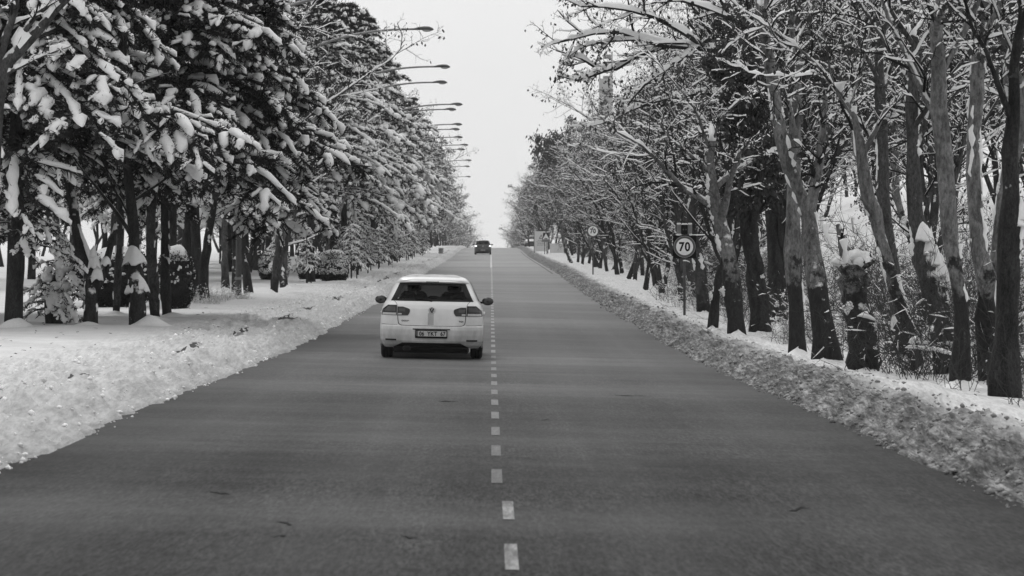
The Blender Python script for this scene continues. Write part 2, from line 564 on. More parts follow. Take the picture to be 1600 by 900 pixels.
def ridges(geo, P, Rr, thick, rs, mat=0, wide=3, lump=.5, gap=.15, lo=.25, hi=.62, some=1.0):
    """snow lying along the upper side of twigs and limbs"""
    if some < 1:
        k_ = rs.random(len(P)) < some
        P, Rr = P[k_], Rr[k_]
    M, n = P.shape[:2]
    T = _norm(np.gradient(P, axis=1))
    up = np.array([0, 0, 1.0])
    U = up - T * T[..., 2:3]
    m = np.linalg.norm(U, axis=-1)
    U = U / np.maximum(m, 1e-3)[..., None]
    A = np.cross(T, U)
    s = sstep(lo, hi, m)
    rnd = rs.random((M, n))
    s = s * np.where(rnd < gap, .0, 1.0)
    s[:, -1] *= .4
    h = thick * (1 - lump + 2 * lump * rs.random((M, n)))
    w = Rr * (.62 + (.45 * rs.random((M, n)) if wide == 5 else .4)) + h * .30
    if wide == 3:
        prof = [(-1, -.05), (0, 1), (1, -.05)]
    else:
        prof = [(-1, -.15), (-.78, .62), (0, 1), (.78, .62), (1, -.15)]
    rows = []
    for a_, b_ in prof:
        top = Rr + h if b_ > 0 else Rr
        rows.append(P + (A * (w * a_)[..., None] + U * (top * b_)[..., None]) * s[..., None])
    V = np.stack(rows, 2)
    k = len(prof)
    idx = np.arange(M * n * k).reshape(M, n, k)
    a = idx[:, :-1]; b = idx[:, 1:]
    q = np.stack([a[..., :-1], a[..., 1:], b[..., 1:], b[..., :-1]], -1)
    live = (s[:, :-1] + s[:, 1:]) > .05
    q = q[live].reshape(-1, 4)
    geo.add(V.reshape(-1, 3), q, mat=mat)

# ------------------------------------------------------------------ object bookkeeping
def tag(o, label=None, cat=None, group=None, kind=None):
    if label: o['label'] = label
    if cat: o['category'] = cat
    if group: o['group'] = group
    if kind: o['kind'] = kind
    return o

def ob(name, me, parent=None, kind=None, label=None):
    o = bpy.data.objects.new(name, me)
    C.objects.link(o)
    if parent is not None:
        o.parent = parent
    if kind: o['kind'] = kind
    if label: o['label'] = label
    return o

def empty(name, loc, rz=0, sc=1.0):
    o = bpy.data.objects.new(name, None)
    C.objects.link(o)
    o.location = loc; o.rotation_euler = (0, 0, rz)
    o.scale = (sc, sc, sc) if not hasattr(sc, '__len__') else sc
    o.empty_display_size = .2
    return o

def copy_tree(o, parent=None):
    c = o.copy(); C.objects.link(c)
    if parent is not None:
        c.parent = parent
    for ch in [x for x in o.children]:
        copy_tree(ch, c)
    return c

# ------------------------------------------------------------------ the setting: snow ground, road, markings
def build_ground():
    ys = [6.0]
    while ys[-1] < 460:
        ys.append(ys[-1] * (1.0038 if ys[-1] < 120 else 1.007) + .004)
    while ys[-1] < 3500:
        ys.append(ys[-1] * 1.06)
    ys = np.array([-60, -20, 0] + ys)
    fine = np.arange(HALF - .34, HALF + 2.0, .05)
    mid = np.concatenate([np.arange(HALF + 2.3, HALF + 5.5, .22), np.arange(HALF + 5.6, 20, .9), np.arange(21, 60, 4), [70, 100, 150, 250, 500, 1200]])
    side = np.concatenate([fine, mid])
    xs = np.concatenate([-side[::-1], np.linspace(-3.2, 3.2, 7), side])
    X, Y = np.meshgrid(xs, ys, indexing='ij')
    Z = ground_h(X, Y)
    g = Geo(); g.grid(np.stack([X, Y, Z], -1), flip=False)
    o = ob('snow_ground', g.mesh('snow_ground', M_GROUND))
    tag(o, 'snow covered verges with ploughed banks along both sides of the road', None, None, 'structure')
build_ground()

def build_road():
    ys = [-40.0, 0.0, 8.0]
    while ys[-1] < 480:
        ys.append(ys[-1] * 1.01 + .05)
    while ys[-1] < 1500:
        ys.append(ys[-1] * 1.05)
    ys = np.array(ys); xs = np.linspace(-HALF - .35, HALF + .35, 17)
    X, Y = np.meshgrid(xs, ys, indexing='ij')
    g = Geo(); g.grid(np.stack([X, Y, road_h(X, Y)], -1))
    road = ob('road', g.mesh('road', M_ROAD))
    tag(road, 'straight two lane asphalt road with a worn dashed centre line', None, None, 'structure')
    def strip(x0, x1, y0, y1, n, name, lift=.004):
        ys = np.linspace(y0, y1, n); xs = np.linspace(x0, x1, 3)
        X, Y = np.meshgrid(xs, ys, indexing='ij')
        g = Geo(); g.grid(np.stack([X, Y, road_h(X, Y) + lift], -1))
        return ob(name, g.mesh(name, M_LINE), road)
    y = 16.05
    k = 0
    while y < 190:
        w = .075 if y < 22 else .082
        c = .115 if y < 22 else .045
        dsh = strip(c - w / 2, c + w / 2, y, y + 1.4, 4, 'centre_dash')
        if y < 22:      # a narrow brighter rim left unworn
            dsh.data.materials[0] = M_LINEB
        y += 3.0; k += 1
    g = Geo()
    ys = np.linspace(191, 420, 120)
    for c, w in ((.02, .12),):
        X, Y = np.meshgrid(np.array([c - w / 2, c + w / 2]), ys, indexing='ij')
        g.grid(np.stack([X, Y, road_h(X, Y) + .006], -1))
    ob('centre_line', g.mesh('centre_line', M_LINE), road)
    for sx in (1,):
        g = Geo()
        ys = np.linspace(165, 340, 100)
        X, Y = np.meshgrid(np.array([sx * 3.42 - .05, sx * 3.42 + .05]), ys, indexing='ij')
        g.grid(np.stack([X, Y, road_h(X, Y) + .005], -1))
        ob('edge_line', g.mesh('edge_line', M_EDGE), road)
M_TAR = plain('tar_crack', .014, rough=.8, spec=.1)
def cracks():
    rs = np.random.default_rng(3)
    for px, py, w in ((446, 823, 34), (435, 848, 26), (640, 840, 28), (345, 778, 40), (700, 628, 34), (985, 614, 60), (1250, 790, 44), (852, 655, 16)):
        dd = 20.0
        for _ in range(12):
            dd = F * (CAMZ - float(road_z(dd))) / (py - VY)
        x0 = pt(px, dd); hw = pt(px + w / 2, dd) - x0; k = 9
        xs = np.linspace(-hw, hw, k); yy = np.cumsum(rs.normal(0, .05, k)); th = np.sin(np.linspace(.1, 3.04, k)) * .045 * rs.uniform(.2, 1.3, k) * dd / 20
        V = np.stack([np.stack([x0 + xs, dd + yy - th], -1), np.stack([x0 + xs, dd + yy + th], -1)], 1)
        Z = road_h(V[..., 0], V[..., 1]) + .005
        g = Geo(); g.grid(np.concatenate([V, Z[..., None]], -1)); ob('tar_crack', g.mesh('tar_crack', M_TAR), bpy.data.objects['road'])
M_EDGE = plain('faded_edge_paint', .060, rough=.7, var=.5, bscale=9)
build_road()
cracks()

# crumbled snow clods along both edges of the asphalt
def clod_mat(name, lo, hi):
    m, n, l, b = new_mat(name)
    ge = n.new('ShaderNodeNewGeometry')
    l.new(ramp(n, l, ge.outputs['Random Per Island'], [(0, lo), (.45, lo * 1.8), (1, hi)]), b.inputs['Base Color'])
    b.inputs['Roughness'].default_value = .9; b.inputs['Specular IOR Level'].default_value = .1
    return m
M_CLOD = clod_mat('dirty_snow', .16, .42)
M_CLODC = clod_mat('packed_snow', .62, .80)
def clods():
    rs = np.random.default_rng(5)
    base = np.array([[1, 0, 0], [-1, 0, 0], [0, 1, 0], [0, -1, 0], [0, 0, 1], [0, 0, -.6], [.7, .7, .5], [-.7, .7, .4], [.7, -.7, .5], [-.7, -.7, .5]], float)
    tr = [[4, 0, 6], [4, 6, 2], [4, 2, 7], [4, 7, 1], [4, 1, 9], [4, 9, 3], [4, 3, 8], [4, 8, 0], [0, 5, 2], [2, 5, 1], [1, 5, 3], [3, 5, 0], [0, 2, 6], [2, 1, 7], [1, 3, 9], [3, 0, 8]]
    for sgn, cnt, lab, hi, mat in ((1, 3200, 'crumbled dirty snow clods heaped along the right edge of the asphalt', 1.25, M_CLOD),
                                   (-1, 1600, 'broken pale snow clods strewn along the left edge of the asphalt', 2.1, M_CLODC)):
        g = Geo()
        dd = 17 * np.exp(rs.random(cnt) ** 1.2 * math.log(110 / 17))
        s = hi * rs.random(cnt) ** 1.3 - .03
        x = sgn * (HALF + s + rs.normal(0, .04, cnt))
        z = np.maximum(ground_h(x, dd), road_h(x, dd))
        sz = (.006 + .022 * rs.random(cnt) ** 4) * (1 + dd / 110)
        th = rs.random(cnt) * 6.28
        B = base[None] * (1 + .7 * (rs.random((cnt, 10, 3)) - .5)) * sz[:, None, None]
        c, s_ = np.cos(th)[:, None], np.sin(th)[:, None]
        V = np.stack([B[..., 0] * c - B[..., 1] * s_ + x[:, None], B[..., 0] * s_ + B[..., 1] * c + dd[:, None], B[..., 2] * .95 + z[:, None] + sz[:, None] * .15], -1)
        T = (np.array(tr)[None] + (np.arange(cnt) * 10)[:, None, None]).reshape(-1, 3)
        g.add(V.reshape(-1, 3), tris=T)
        o = ob('snow_clods', g.mesh('snow_clods', mat))
        tag(o, lab, 'snow', None, 'stuff')
clods()

def litter():
    rs = np.random.default_rng(15)
    g = Geo(); n = 420
    dd = 26 * np.exp(rs.random(n) * math.log(150 / 26)); s = 1.0 + 4.5 * rs.random(n); sg = rs.choice([-1, 1], n)
    x = sg * (HALF + s); z = ground_h(x, dd) + .01
    th = rs.random(n) * 6.28; L = rs.uniform(.02, .07, n) * (1 + dd / 120)
    dx, dy = np.cos(th) * L, np.sin(th) * L
    V = np.stack([np.stack([x - dx, dd - dy, z], -1), np.stack([x + dy * .35, dd - dx * .35, z + .012], -1), np.stack([x + dx, dd + dy, z + .02], -1), np.stack([x - dy * .35, dd + dx * .35, z + .012], -1)], 1)
    g.add(V.reshape(-1, 3), np.arange(n * 4).reshape(-1, 4))
    tag(ob('fallen_leaves', g.mesh('fallen_leaves', M_LEAF, False)), 'dark fallen leaves and twig bits scattered over the snow', 'leaves', None, 'stuff')
litter()
# ------------------------------------------------------------------ growing wood
def resample(P, n):
    P = np.asarray(P, float)
    d = np.concatenate([[0], np.cumsum(np.linalg.norm(np.diff(P, axis=0), axis=1))])
    t = np.linspace(0, d[-1], n)
    return np.stack([np.interp(t, d, P[:, i]) for i in range(3)], -1)

def smooth_poly(P, n, R_=None):
    """Catmull-Rom through the points, n samples; radii interpolated"""
    P = np.asarray(P, float); m = len(P)
    Q = np.concatenate([[2 * P[0] - P[1]], P, [2 * P[-1] - P[-2]]])
    t = np.linspace(0, m - 1 - 1e-6, n); i = t.astype(int); f = (t - i)[:, None]
    p0, p1, p2, p3 = Q[i], Q[i + 1], Q[i + 2], Q[i + 3]
    out = .5 * (2 * p1 + (p2 - p0) * f + (2 * p0 - 5 * p1 + 4 * p2 - p3) * f**2 + (3 * p1 - p0 - 3 * p2 + p3) * f**3)
    if R_ is None:
        return out
    return out, np.interp(t, np.arange(m), R_)

def sprout(P, Rr, cnt, L, rs, n=5, t0=.2, t1=1., ang=(35, 65), up=0., bend=0., wig=.15, rfac=.6, rmin=.004, taper=.3, flat=False, absL=None, drop=0, fall=.45):
    M, m = P.shape[:2]
    plen = np.linalg.norm(np.diff(P, axis=1), axis=2).sum(1)
    t = t0 + (t1 - t0) * ((np.arange(cnt)[None] + rs.random((M, cnt))) / cnt)
    pi = np.repeat(np.arange(M), cnt); t = t.ravel()
    u = np.clip(t * (m - 1), 0, m - 1.0001); i = u.astype(int); f = (u - i)[:, None]
    p0 = P[pi, i] * (1 - f) + P[pi, i + 1] * f
    r0 = Rr[pi, i] * (1 - f[:, 0]) + Rr[pi, i + 1] * f[:, 0]
    T = _norm(P[pi, i + 1] - P[pi, i])
    N = len(pi)
    a = np.radians(ang[0] + (ang[1] - ang[0]) * rs.random(N))[:, None]
    if flat:
        H = _norm(np.cross(T, [0, 0, 1.0]) + 1e-6)
        sg = np.where((np.arange(N) % 2) == 0, 1, -1)[:, None]
        S = _norm(H * sg + np.array([0, 0, 1.0]) * rs.normal(0, .25, (N, 1)))
    else:
        ref = np.where(np.abs(T[:, 2:3]) > .9, np.array([[1.0, 0, 0]]), np.array([[0, 0, 1.0]]))
        A = _norm(np.cross(T, ref)); B = np.cross(A, T)
        ph = (np.tile(np.arange(cnt), M) * 2.4 + np.repeat(rs.random(M) * 6.28, cnt) + rs.normal(0, .4, N))[:, None]
        S = A * np.cos(ph) + B * np.sin(ph)
    D = _norm(T * np.cos(a) + S * np.sin(a) + np.array([0, 0, up]))
    base = absL if absL is not None else plen[pi] * L
    ln = base * (1 - fall * t) * (.65 + .7 * rs.random(N))
    step = (ln / (n - 1))[:, None]
    out = np.empty((N, n, 3)); out[:, 0] = p0
    for k in range(1, n):
        D = _norm(D + rs.normal(0, wig, (N, 3)) + np.array([0, 0, bend]))
        out[:, k] = out[:, k - 1] + D * step
    rr = np.maximum(r0 * rfac * (.8 + .4 * rs.random(N)), rmin)
    Rn = rr[:, None] * np.linspace(1, taper, n)[None]
    if drop:
        keep = rs.random(N) > drop
        out, Rn = out[keep], Rn[keep]
    return out, Rn

def leaves_on(geo, P, rs, cnt, size, droop=.6, spread=.05, mat=0):
    M, n = P.shape[:2]
    pi = rs.integers(0, M, cnt); j = rs.integers(1, n, cnt)
    c = P[pi, j] + rs.normal(0, spread, (cnt, 3))
    d = _norm(rs.normal(0, 1, (cnt, 3)) + np.array([0, 0, -droop * 2]))
    s = _norm(np.cross(d, rs.normal(0, 1, (cnt, 3))))
    L = size * (.6 + .8 * rs.random(cnt))[:, None]
    W = L * .28
    V = np.stack([c, c + d * L * .5 + s * W, c + d * L, c + d * L * .5 - s * W], 1)
    q = np.arange(cnt * 4).reshape(-1, 4)
    geo.add(V.reshape(-1, 3), q, mat=mat)

def needles(geo, P, rs, per, size=.18, width=.035, mat=0, along=.5):
    M, n = P.shape[:2]
    pi = np.repeat(np.arange(M), per); N = len(pi)
    u = rs.random(N) * (n - 1.001); i = u.astype(int); f = (u - i)[:, None]
    p = P[pi, i] * (1 - f) + P[pi, i + 1] * f
    T = _norm(P[pi, i + 1] - P[pi, i])
    d = _norm(rs.normal(0, 1, (N, 3)) * np.array([1, 1, .8]) + T * along * 2)
    s = _norm(np.cross(d, rs.normal(0, 1, (N, 3))))
    L = size * (.6 + .8 * rs.random(N))[:, None]
    V = np.stack([p - s * width, p + s * width, p + d * L], 1)
    geo.add(V.reshape(-1, 3), tris=np.arange(N * 3).reshape(-1, 3), mat=mat)

def fingers(geo, P, rad, rs, k=7, n=8, lift=.45, flat=.8, mat=0, t0=0.0):
    """heavy rounded snow lying on a shoot: a lumpy pillow that follows it and droops over its end"""
    M, m = P.shape[:2]
    base_t = np.array([0, .03, .10, .24, .42, .60, .76, .88, .96, 1.0]); base_p = np.array([.05, .42, .74, .88, .96, 1.04, 1.10, 1.02, .72, .10])
    q_ = np.linspace(0, 1, n); q_ = q_ + .10 * np.sin(2 * np.pi * q_) * -1
    t = t0 + (1.08 - t0) * q_
    u = np.clip(t * (m - 1), 0, m - 1.0001); i = u.astype(int); f = (u - i)[None, :, None]
    Q = P[:, i] * (1 - f) + P[:, i + 1] * f
    over = np.clip(t - 1, 0, 1) * (m - 1)
    Q = Q + over[None, :, None] * (P[:, -1] - P[:, -2])[:, None]
    prof = np.interp(q_, base_t, base_p)
    r = rad[:, None] * prof[None] * (.62 + .66 * rs.random((M, n)))
    r[:, -1] = rad * .08; r[:, 0] = rad * .08
    T, A, B = frames(Q)
    B = np.where(B[..., 2:3] < 0, -B, B); 
    A = np.cross(T, B)
    Q = Q + np.array([0, 0, 1.0]) * (r * lift)[..., None]
    ang = np.arange(k) * 2 * np.pi / k
    jit = 1 + .34 * (rs.random((M, n, k)) - .5) * 2
    c, s = np.cos(ang), np.sin(ang) 
    s = np.where(s < 0, s * .45, s * flat)
    V = Q[:, :, None] + (r[:, :, None] * jit)[..., None] * (A[:, :, None] * c[None, None, :, None] + B[:, :, None] * s[None, None, :, None])
    idx = np.arange(M * n * k).reshape(M, n, k)
    a = idx[:, :-1]; b = idx[:, 1:]
    q = np.stack([a, np.roll(a, -1, 2), np.roll(b, -1, 2), b], -1).reshape(-1, 4)
    geo.add(V.reshape(-1, 3), q, mat=mat)

# a kind of tree = dict of part name -> mesh; put() links one individual with its parts
def bare_kind(seed, H=10, trunk=None, tr=None, limbs=None, br=9, tw=9, tt=4, thick=1.0, spread=1.0, leaf=0, bark=M_BARK_MID, limb_t=(.48, 1), nl=9,
              twig=M_TWIG, forks=0, snowlog=1.0, patches=0, leafsize=.10, caps=(), limbL=.5, upl=.35, tmin=.007, limb_ang=(30, 60), mound=.5, headsnow=0):
    rs = np.random.default_rng(seed)
    gt, gb, gs, gl = Geo(), Geo(), Geo(), Geo()
    base_ = trunk if trunk is not None else 0; gforks = 0
    if trunk is None:
        hgt = H * .62
        base = np.array([[0, 0, -.3], [0, 0, .25 * hgt], [0, 0, .55 * hgt], [0, 0, hgt]], float)
        base[1:, :2] += np.cumsum(rs.normal(0, .24, (3, 2)), axis=0)
        trunk = base_ = base; r0 = .095 * H / 10; patches = patches or 5; gforks = rs.integers(1, 3)
        tr = [r0 * 1.15, r0 * .95, r0 * .75, r0 * .35]
    T, TR = smooth_poly(trunk, 16, tr)
    nn = T.shape[0]
    T[1:-1] += rs.normal(0, .012, (nn - 2, 3))
    TR = TR * (1 + .10 * rs.normal(0, 1, nn))
    fl = TR.copy(); fl[0] *= 1.25; fl[1] *= 1.08
    gt.tube(T, fl, 12)
    # irregular knots on the trunk
    ridges(gs, *refine(T[None], fl[None], 44), .06 * thick * snowlog, rs, wide=5, lump=.75, gap=.35, lo=.2, hi=.75)
    L1 = []
    if nl:
        L1.append(sprout(T[None], TR[None], nl, limbL, rs, n=8, t0=limb_t[0], t1=limb_t[1], ang=limb_ang, up=upl, bend=.02, wig=.13, rfac=.55, taper=.25, absL=limbL * H, fall=.35))
    for lp, lr in (limbs or []):
        a, b_ = smooth_poly(lp, 8, lr)
        L1.append((a[None], b_[None]))
    if gforks:
        L1.append(sprout(T[None], TR[None], int(gforks), .4, rs, n=8, t0=.08, t1=.4, ang=(14, 30), up=.35, wig=.09, rfac=.75, taper=.4, absL=.5 * H, fall=0))
    if forks:
        L1.append(sprout(T[None], TR[None], forks, .4, rs, n=8, t0=.55, t1=.98, ang=(14, 28), up=.3, wig=.07, rfac=.7, taper=.4, absL=.42 * H))
    P1 = np.concatenate([x[0] for x in L1]); R1 = np.concatenate([x[1] for x in L1])
    tubes(gt, P1, R1, 6)
    ridges(gs, *refine(P1, R1, 26), .042 * thick, rs, wide=5, lump=.7, gap=.10, lo=.5, hi=.95)
    P2, R2 = sprout(P1, R1, br, .42 * spread, rs, n=6, t0=.15, ang=(30, 65), up=.06, bend=.0, wig=.16, rfac=.5, rmin=.012)
    tubes(gb, P2, R2, 4)
    ridges(gs, *refine(P2, R2, 10), .026 * thick, rs, lump=.65, gap=.08, some=.72, lo=.38, hi=.88)
    P3, R3 = sprout(P2, R2, tw, .42, rs, n=4, t0=.1, ang=(30, 70), up=.05, wig=.2, rfac=.55, rmin=tmin)
    tubes(gb, P3, R3, 3)
    ridges(gs, P3, R3, .018 * thick, rs, lump=.6, gap=.08, some=.42, lo=.4, hi=.85)
    if tt:
        P4, R4 = sprout(P3, R3, tt, .5, rs, n=3, t0=.2, ang=(30, 70), up=.03, wig=.15, rfac=.6, rmin=tmin * .75)
        tubes(gb, P4, R4, 3)
        ridges(gs, P4, R4, .014 * thick, rs, lump=.6, gap=.0, some=.20)
    else:
        P4 = P3
    if leaf:
        leaves_on(gl, P4 if leaf < 20000 else P3, rs, leaf, leafsize, droop=.9, spread=leafsize * .6)
    for k in range(patches):   # snow plastered along one flank in a ragged strip
        TT, FR = refine(T[None], fl[None], 60)
        ln = int(rs.integers(3, 9)); j = int(rs.integers(6, 60 - ln - 14))
        a0 = rs.choice([-.25, -2.9]) + rs.normal(0, .3)
        dv = np.array([math.cos(a0), math.sin(a0), 0])
        pth = resample(TT[0, j:j + ln], 10); rr = np.interp(np.linspace(0, 1, 10), np.linspace(0, 1, ln), FR[0, j:j + ln])
        wv = rr * rs.uniform(.25, .5) * np.sin(np.linspace(.15, 3.0, 10)) ** .5 * (.6 + .8 * rs.random(10))
        pth = pth + dv * (rr * .80)[:, None] + np.stack([rs.normal(0, .014, 10), np.zeros(10), np.zeros(10)], -1)
        gs.tube(pth, wv, 7)
    for k in range(int(headsnow * 20)):
        a0, e0 = rs.uniform(0, 6.28), rs.uniform(-.25, 1.5)
        o_ = np.array([.21 * math.cos(a0) * math.cos(e0), .17 * math.sin(a0) * math.cos(e0), .13 * math.sin(e0) - .05])
        gs.ball(T[-1] + o_, rs.uniform(.07, .12, 3) * [1.1, 1, .8], 10, 7, lump=.35, seed=int(seed + k))
    for (cx_, cy_, cz_, w_, h_) in caps:
        cap(gs, np.array([cx_, cy_, cz_]), w_, h_, int(seed + cx_ * 50))
    if mound:
        gs2 = Geo()
        th = np.linspace(0, 2 * np.pi, 14, endpoint=False); rr = np.linspace(0, 1, 6)
        TH, RR = np.meshgrid(th, rr, indexing='ij')
        rad = (fl[0] * 1.0 + mound * .50)
        Z = .22 * mound * np.exp(-(RR * 2.1) ** 2) + .12 * (vn(np.cos(TH) * 1.5 + seed, np.sin(TH) * 1.5, seed) - .5) * (1 - RR) - .09 * RR
        gs2.grid(np.stack([T[1, 0] * 0 + np.cos(TH) * rad * RR, np.sin(TH) * rad * RR - .12, Z], -1), close_u=True, flip=True)
    d = {'trunk': gt.mesh('trunk', bark), 'branches': gb.mesh('branches', twig), 'branch_snow': gs.mesh('branch_snow', M_SNOW)}
    if mound:
        d['snow_mound'] = gs2.mesh('snow_mound', M_SNOW)
    if leaf:
        d['leaves'] = gl.mesh('leaves', M_LEAF, smooth=False)
    return d

def cap(g, c, w, h, seed):
    """a settled cap of snow: peaked, with a scalloped, sagging rim"""
    TH, RR = np.meshgrid(np.linspace(0, 2 * np.pi, 18, endpoint=False), np.concatenate([np.linspace(0, 1, 7), [1.03, .9, .5]]), indexing='ij')
    lump = vn(np.cos(TH) * 1.7 + seed, np.sin(TH) * 1.7 + seed * .3, seed)
    rad = w * RR * (.75 + .5 * lump)
    z = h * (1 - np.clip(RR, 0, 1)) ** .75 * (.8 + .4 * vn(np.cos(TH) * RR * 3 + seed, np.sin(TH) * RR * 3, seed + 2)) - .10 * w / .2 * np.clip(RR, 0, 1) ** 3 * (lump * 1.6)
    z[:, 7] -= .035; z[:, 8] -= .06; z[:, 9] -= .05
    g.grid(np.asarray(c) + np.stack([rad * np.cos(TH) + .25 * w * (1 - RR) * math.sin(seed), rad * np.sin(TH) * .9, z], -1), close_u=True, flip=True)

STUFF = {'branches', 'branch_snow', 'leaves', 'needles', 'snow_load', 'twigs', 'foliage'}
def put(kind, name, label, cat, loc, rz=0, sc=1., group=None, skip=()):
    r = empty(name, loc, rz, sc)
    tag(r, label, cat, group)
    for k, me in kind.items():
        if k in skip: continue
        ob(k, me, r, 'stuff' if k in STUFF else None)
    return r

def conifer_kind(seed, H=11, rad=3.6, base=1.9, nb=46, load=1.0, nper=26, shoots=13, sub=2, k=7, bark=M_BARK_DARK, dro=-.10, fr=(.075, .14), dens=1.0, ns=.18):
    rs = np.random.default_rng(seed)
    gt, gn, gs = Geo(), Geo(), Geo()
    T = np.array([[0, 0, -.3], [0, 0, H * .3], [0, 0, H * .65], [0, 0, H]], float); T[1:3, :2] += rs.normal(0, .12, (2, 2))
    T, TR = smooth_poly(T, 14, [.19, .15, .09, .02])
    gt.tube(T, TR * np.r_[1.2, np.ones(13)], 10)
    z = base + (H - .4 - base) * (np.arange(nb) + rs.random(nb)) / nb
    L = rad * (1 - ((z - base) / (H + .3 - base)) ** 1.25) * (.7 + .45 * rs.random(nb)) + .35
    az = np.arange(nb) * 2.4 + rs.normal(0, .35, nb)
    D = np.stack([np.cos(az), np.sin(az), .16 + .25 * (z - base) / H + rs.normal(0, .06, nb)], -1)
    D = _norm(D); n = 8
    P = np.empty((nb, n, 3)); P[:, 0] = np.stack([np.interp(z, T[:, 2], T[:, 0]), np.interp(z, T[:, 2], T[:, 1]), z], -1)
    for j in range(1, n):
        D = _norm(D + rs.normal(0, .05, (nb, 3)) + np.array([0, 0, dro * (.5 + j / n)]))
        P[:, j] = P[:, j - 1] + D * (L / (n - 1))[:, None]
    R1 = (.012 * L + .012)[:, None] * np.linspace(1, .25, n)[None]
    tubes(gt, P, R1, 5)
    S, RS = sprout(P, R1, shoots, .33, rs, n=5, t0=.12, t1=1.0, ang=(38, 62), bend=-.10, wig=.08, rfac=.5, rmin=.008, flat=True, fall=.35)
    keep = np.linalg.norm(S[:, -1] - S[:, 0], axis=1) > .12
    S, RS = S[keep], RS[keep]
    tubes(gt, S, RS, 3)
    S2, RS2 = sprout(S, RS, sub * 2, .45, rs, n=4, t0=.2, t1=1, ang=(35, 60), bend=-.08, wig=.08, rfac=.6, rmin=.005, flat=True)
    needles(gn, P, rs, int(nper * 3 * dens), ns, ns * .13)
    needles(gn, S, rs, int(nper * dens), ns, ns * .13)
    needles(gn, S2, rs, int(nper * .55 * dens), ns, ns * .13)
    # snow
    sl = np.linalg.norm(S[:, -1] - S[:, 0], axis=1)
    radd = (fr[0] + (fr[1] - fr[0]) * rs.random(len(S))) * np.clip(sl / .6, .5, 1.25) * load
    dist = np.linalg.norm(S[:, -1, :2], axis=1)
    keep = rs.random(len(S)) < np.clip(.10 + dist / rad * .95, .2, .92) * min(1, load)
    fingers(gs, S[keep], radd[keep] * 1.15, rs, k=k - 1, n=8, t0=.42)
    fingers(gs, P, (fr[1] * .92 * load * (.7 + .5 * rs.random(nb))), rs, k=k, n=15, t0=.58)
    sl2 = np.linalg.norm(S2[:, -1] - S2[:, 0], axis=1)
    keep = (rs.random(len(S2)) < .60 * load) & (sl2 > .12)
    fingers(gs, S2[keep], (fr[0] * (.95 + .8 * rs.random(keep.sum())) * load), rs, k=5, n=5, t0=.25)
    return {'trunk': gt.mesh('trunk', bark), 'needles': gn.mesh('needles', M_NEEDLE, smooth=False), 'snow_load': gs.mesh('snow_load', M_SNOW)}

def sapling_kind(seed, H=1.9, w=.75):
    rs = np.random.default_rng(seed)
    gt, gb, gs = Geo(), Geo(), Geo()
    T = np.array([[0, 0, -.1], [.02, 0, H * .5], [rs.normal(0, .06), 0, H]]); T, TR = smooth_poly(T, 8, [.035, .025, .01])
    gt.tube(T, TR, 6)
    nb = 22
    P, Rr = sprout(T[None], TR[None], nb, 1, rs, n=6, t0=.28, t1=1, ang=(55, 80), up=.15, bend=-.30, wig=.1, rfac=.5, rmin=.008, absL=w, fall=.55)
    S, RS = sprout(P, Rr, 7, .38, rs, n=4, t0=.15, ang=(30, 60), bend=-.22, wig=.12, rmin=.005, flat=True)
    tubes(gb, P, Rr, 4); tubes(gb, S, RS, 3)
    needles(gb, S, rs, 12, size=.09, width=.012)
    ridges(gs, P, Rr, .045, rs, wide=5, lo=.1, hi=.4, gap=.1)
    ridges(gs, S, RS, .035, rs, lo=.1, hi=.4, gap=.15)
    keep = rs.random(len(S)) < .30
    fingers(gs, S[keep], .028 + .022 * rs.random(keep.sum()), rs, k=6, n=6)
    return {'trunk': gt.mesh('trunk', M_BARK_MID), 'twigs': gb.mesh('twigs', M_TWIG), 'snow_load': gs.mesh('snow_load', M_SNOW)}

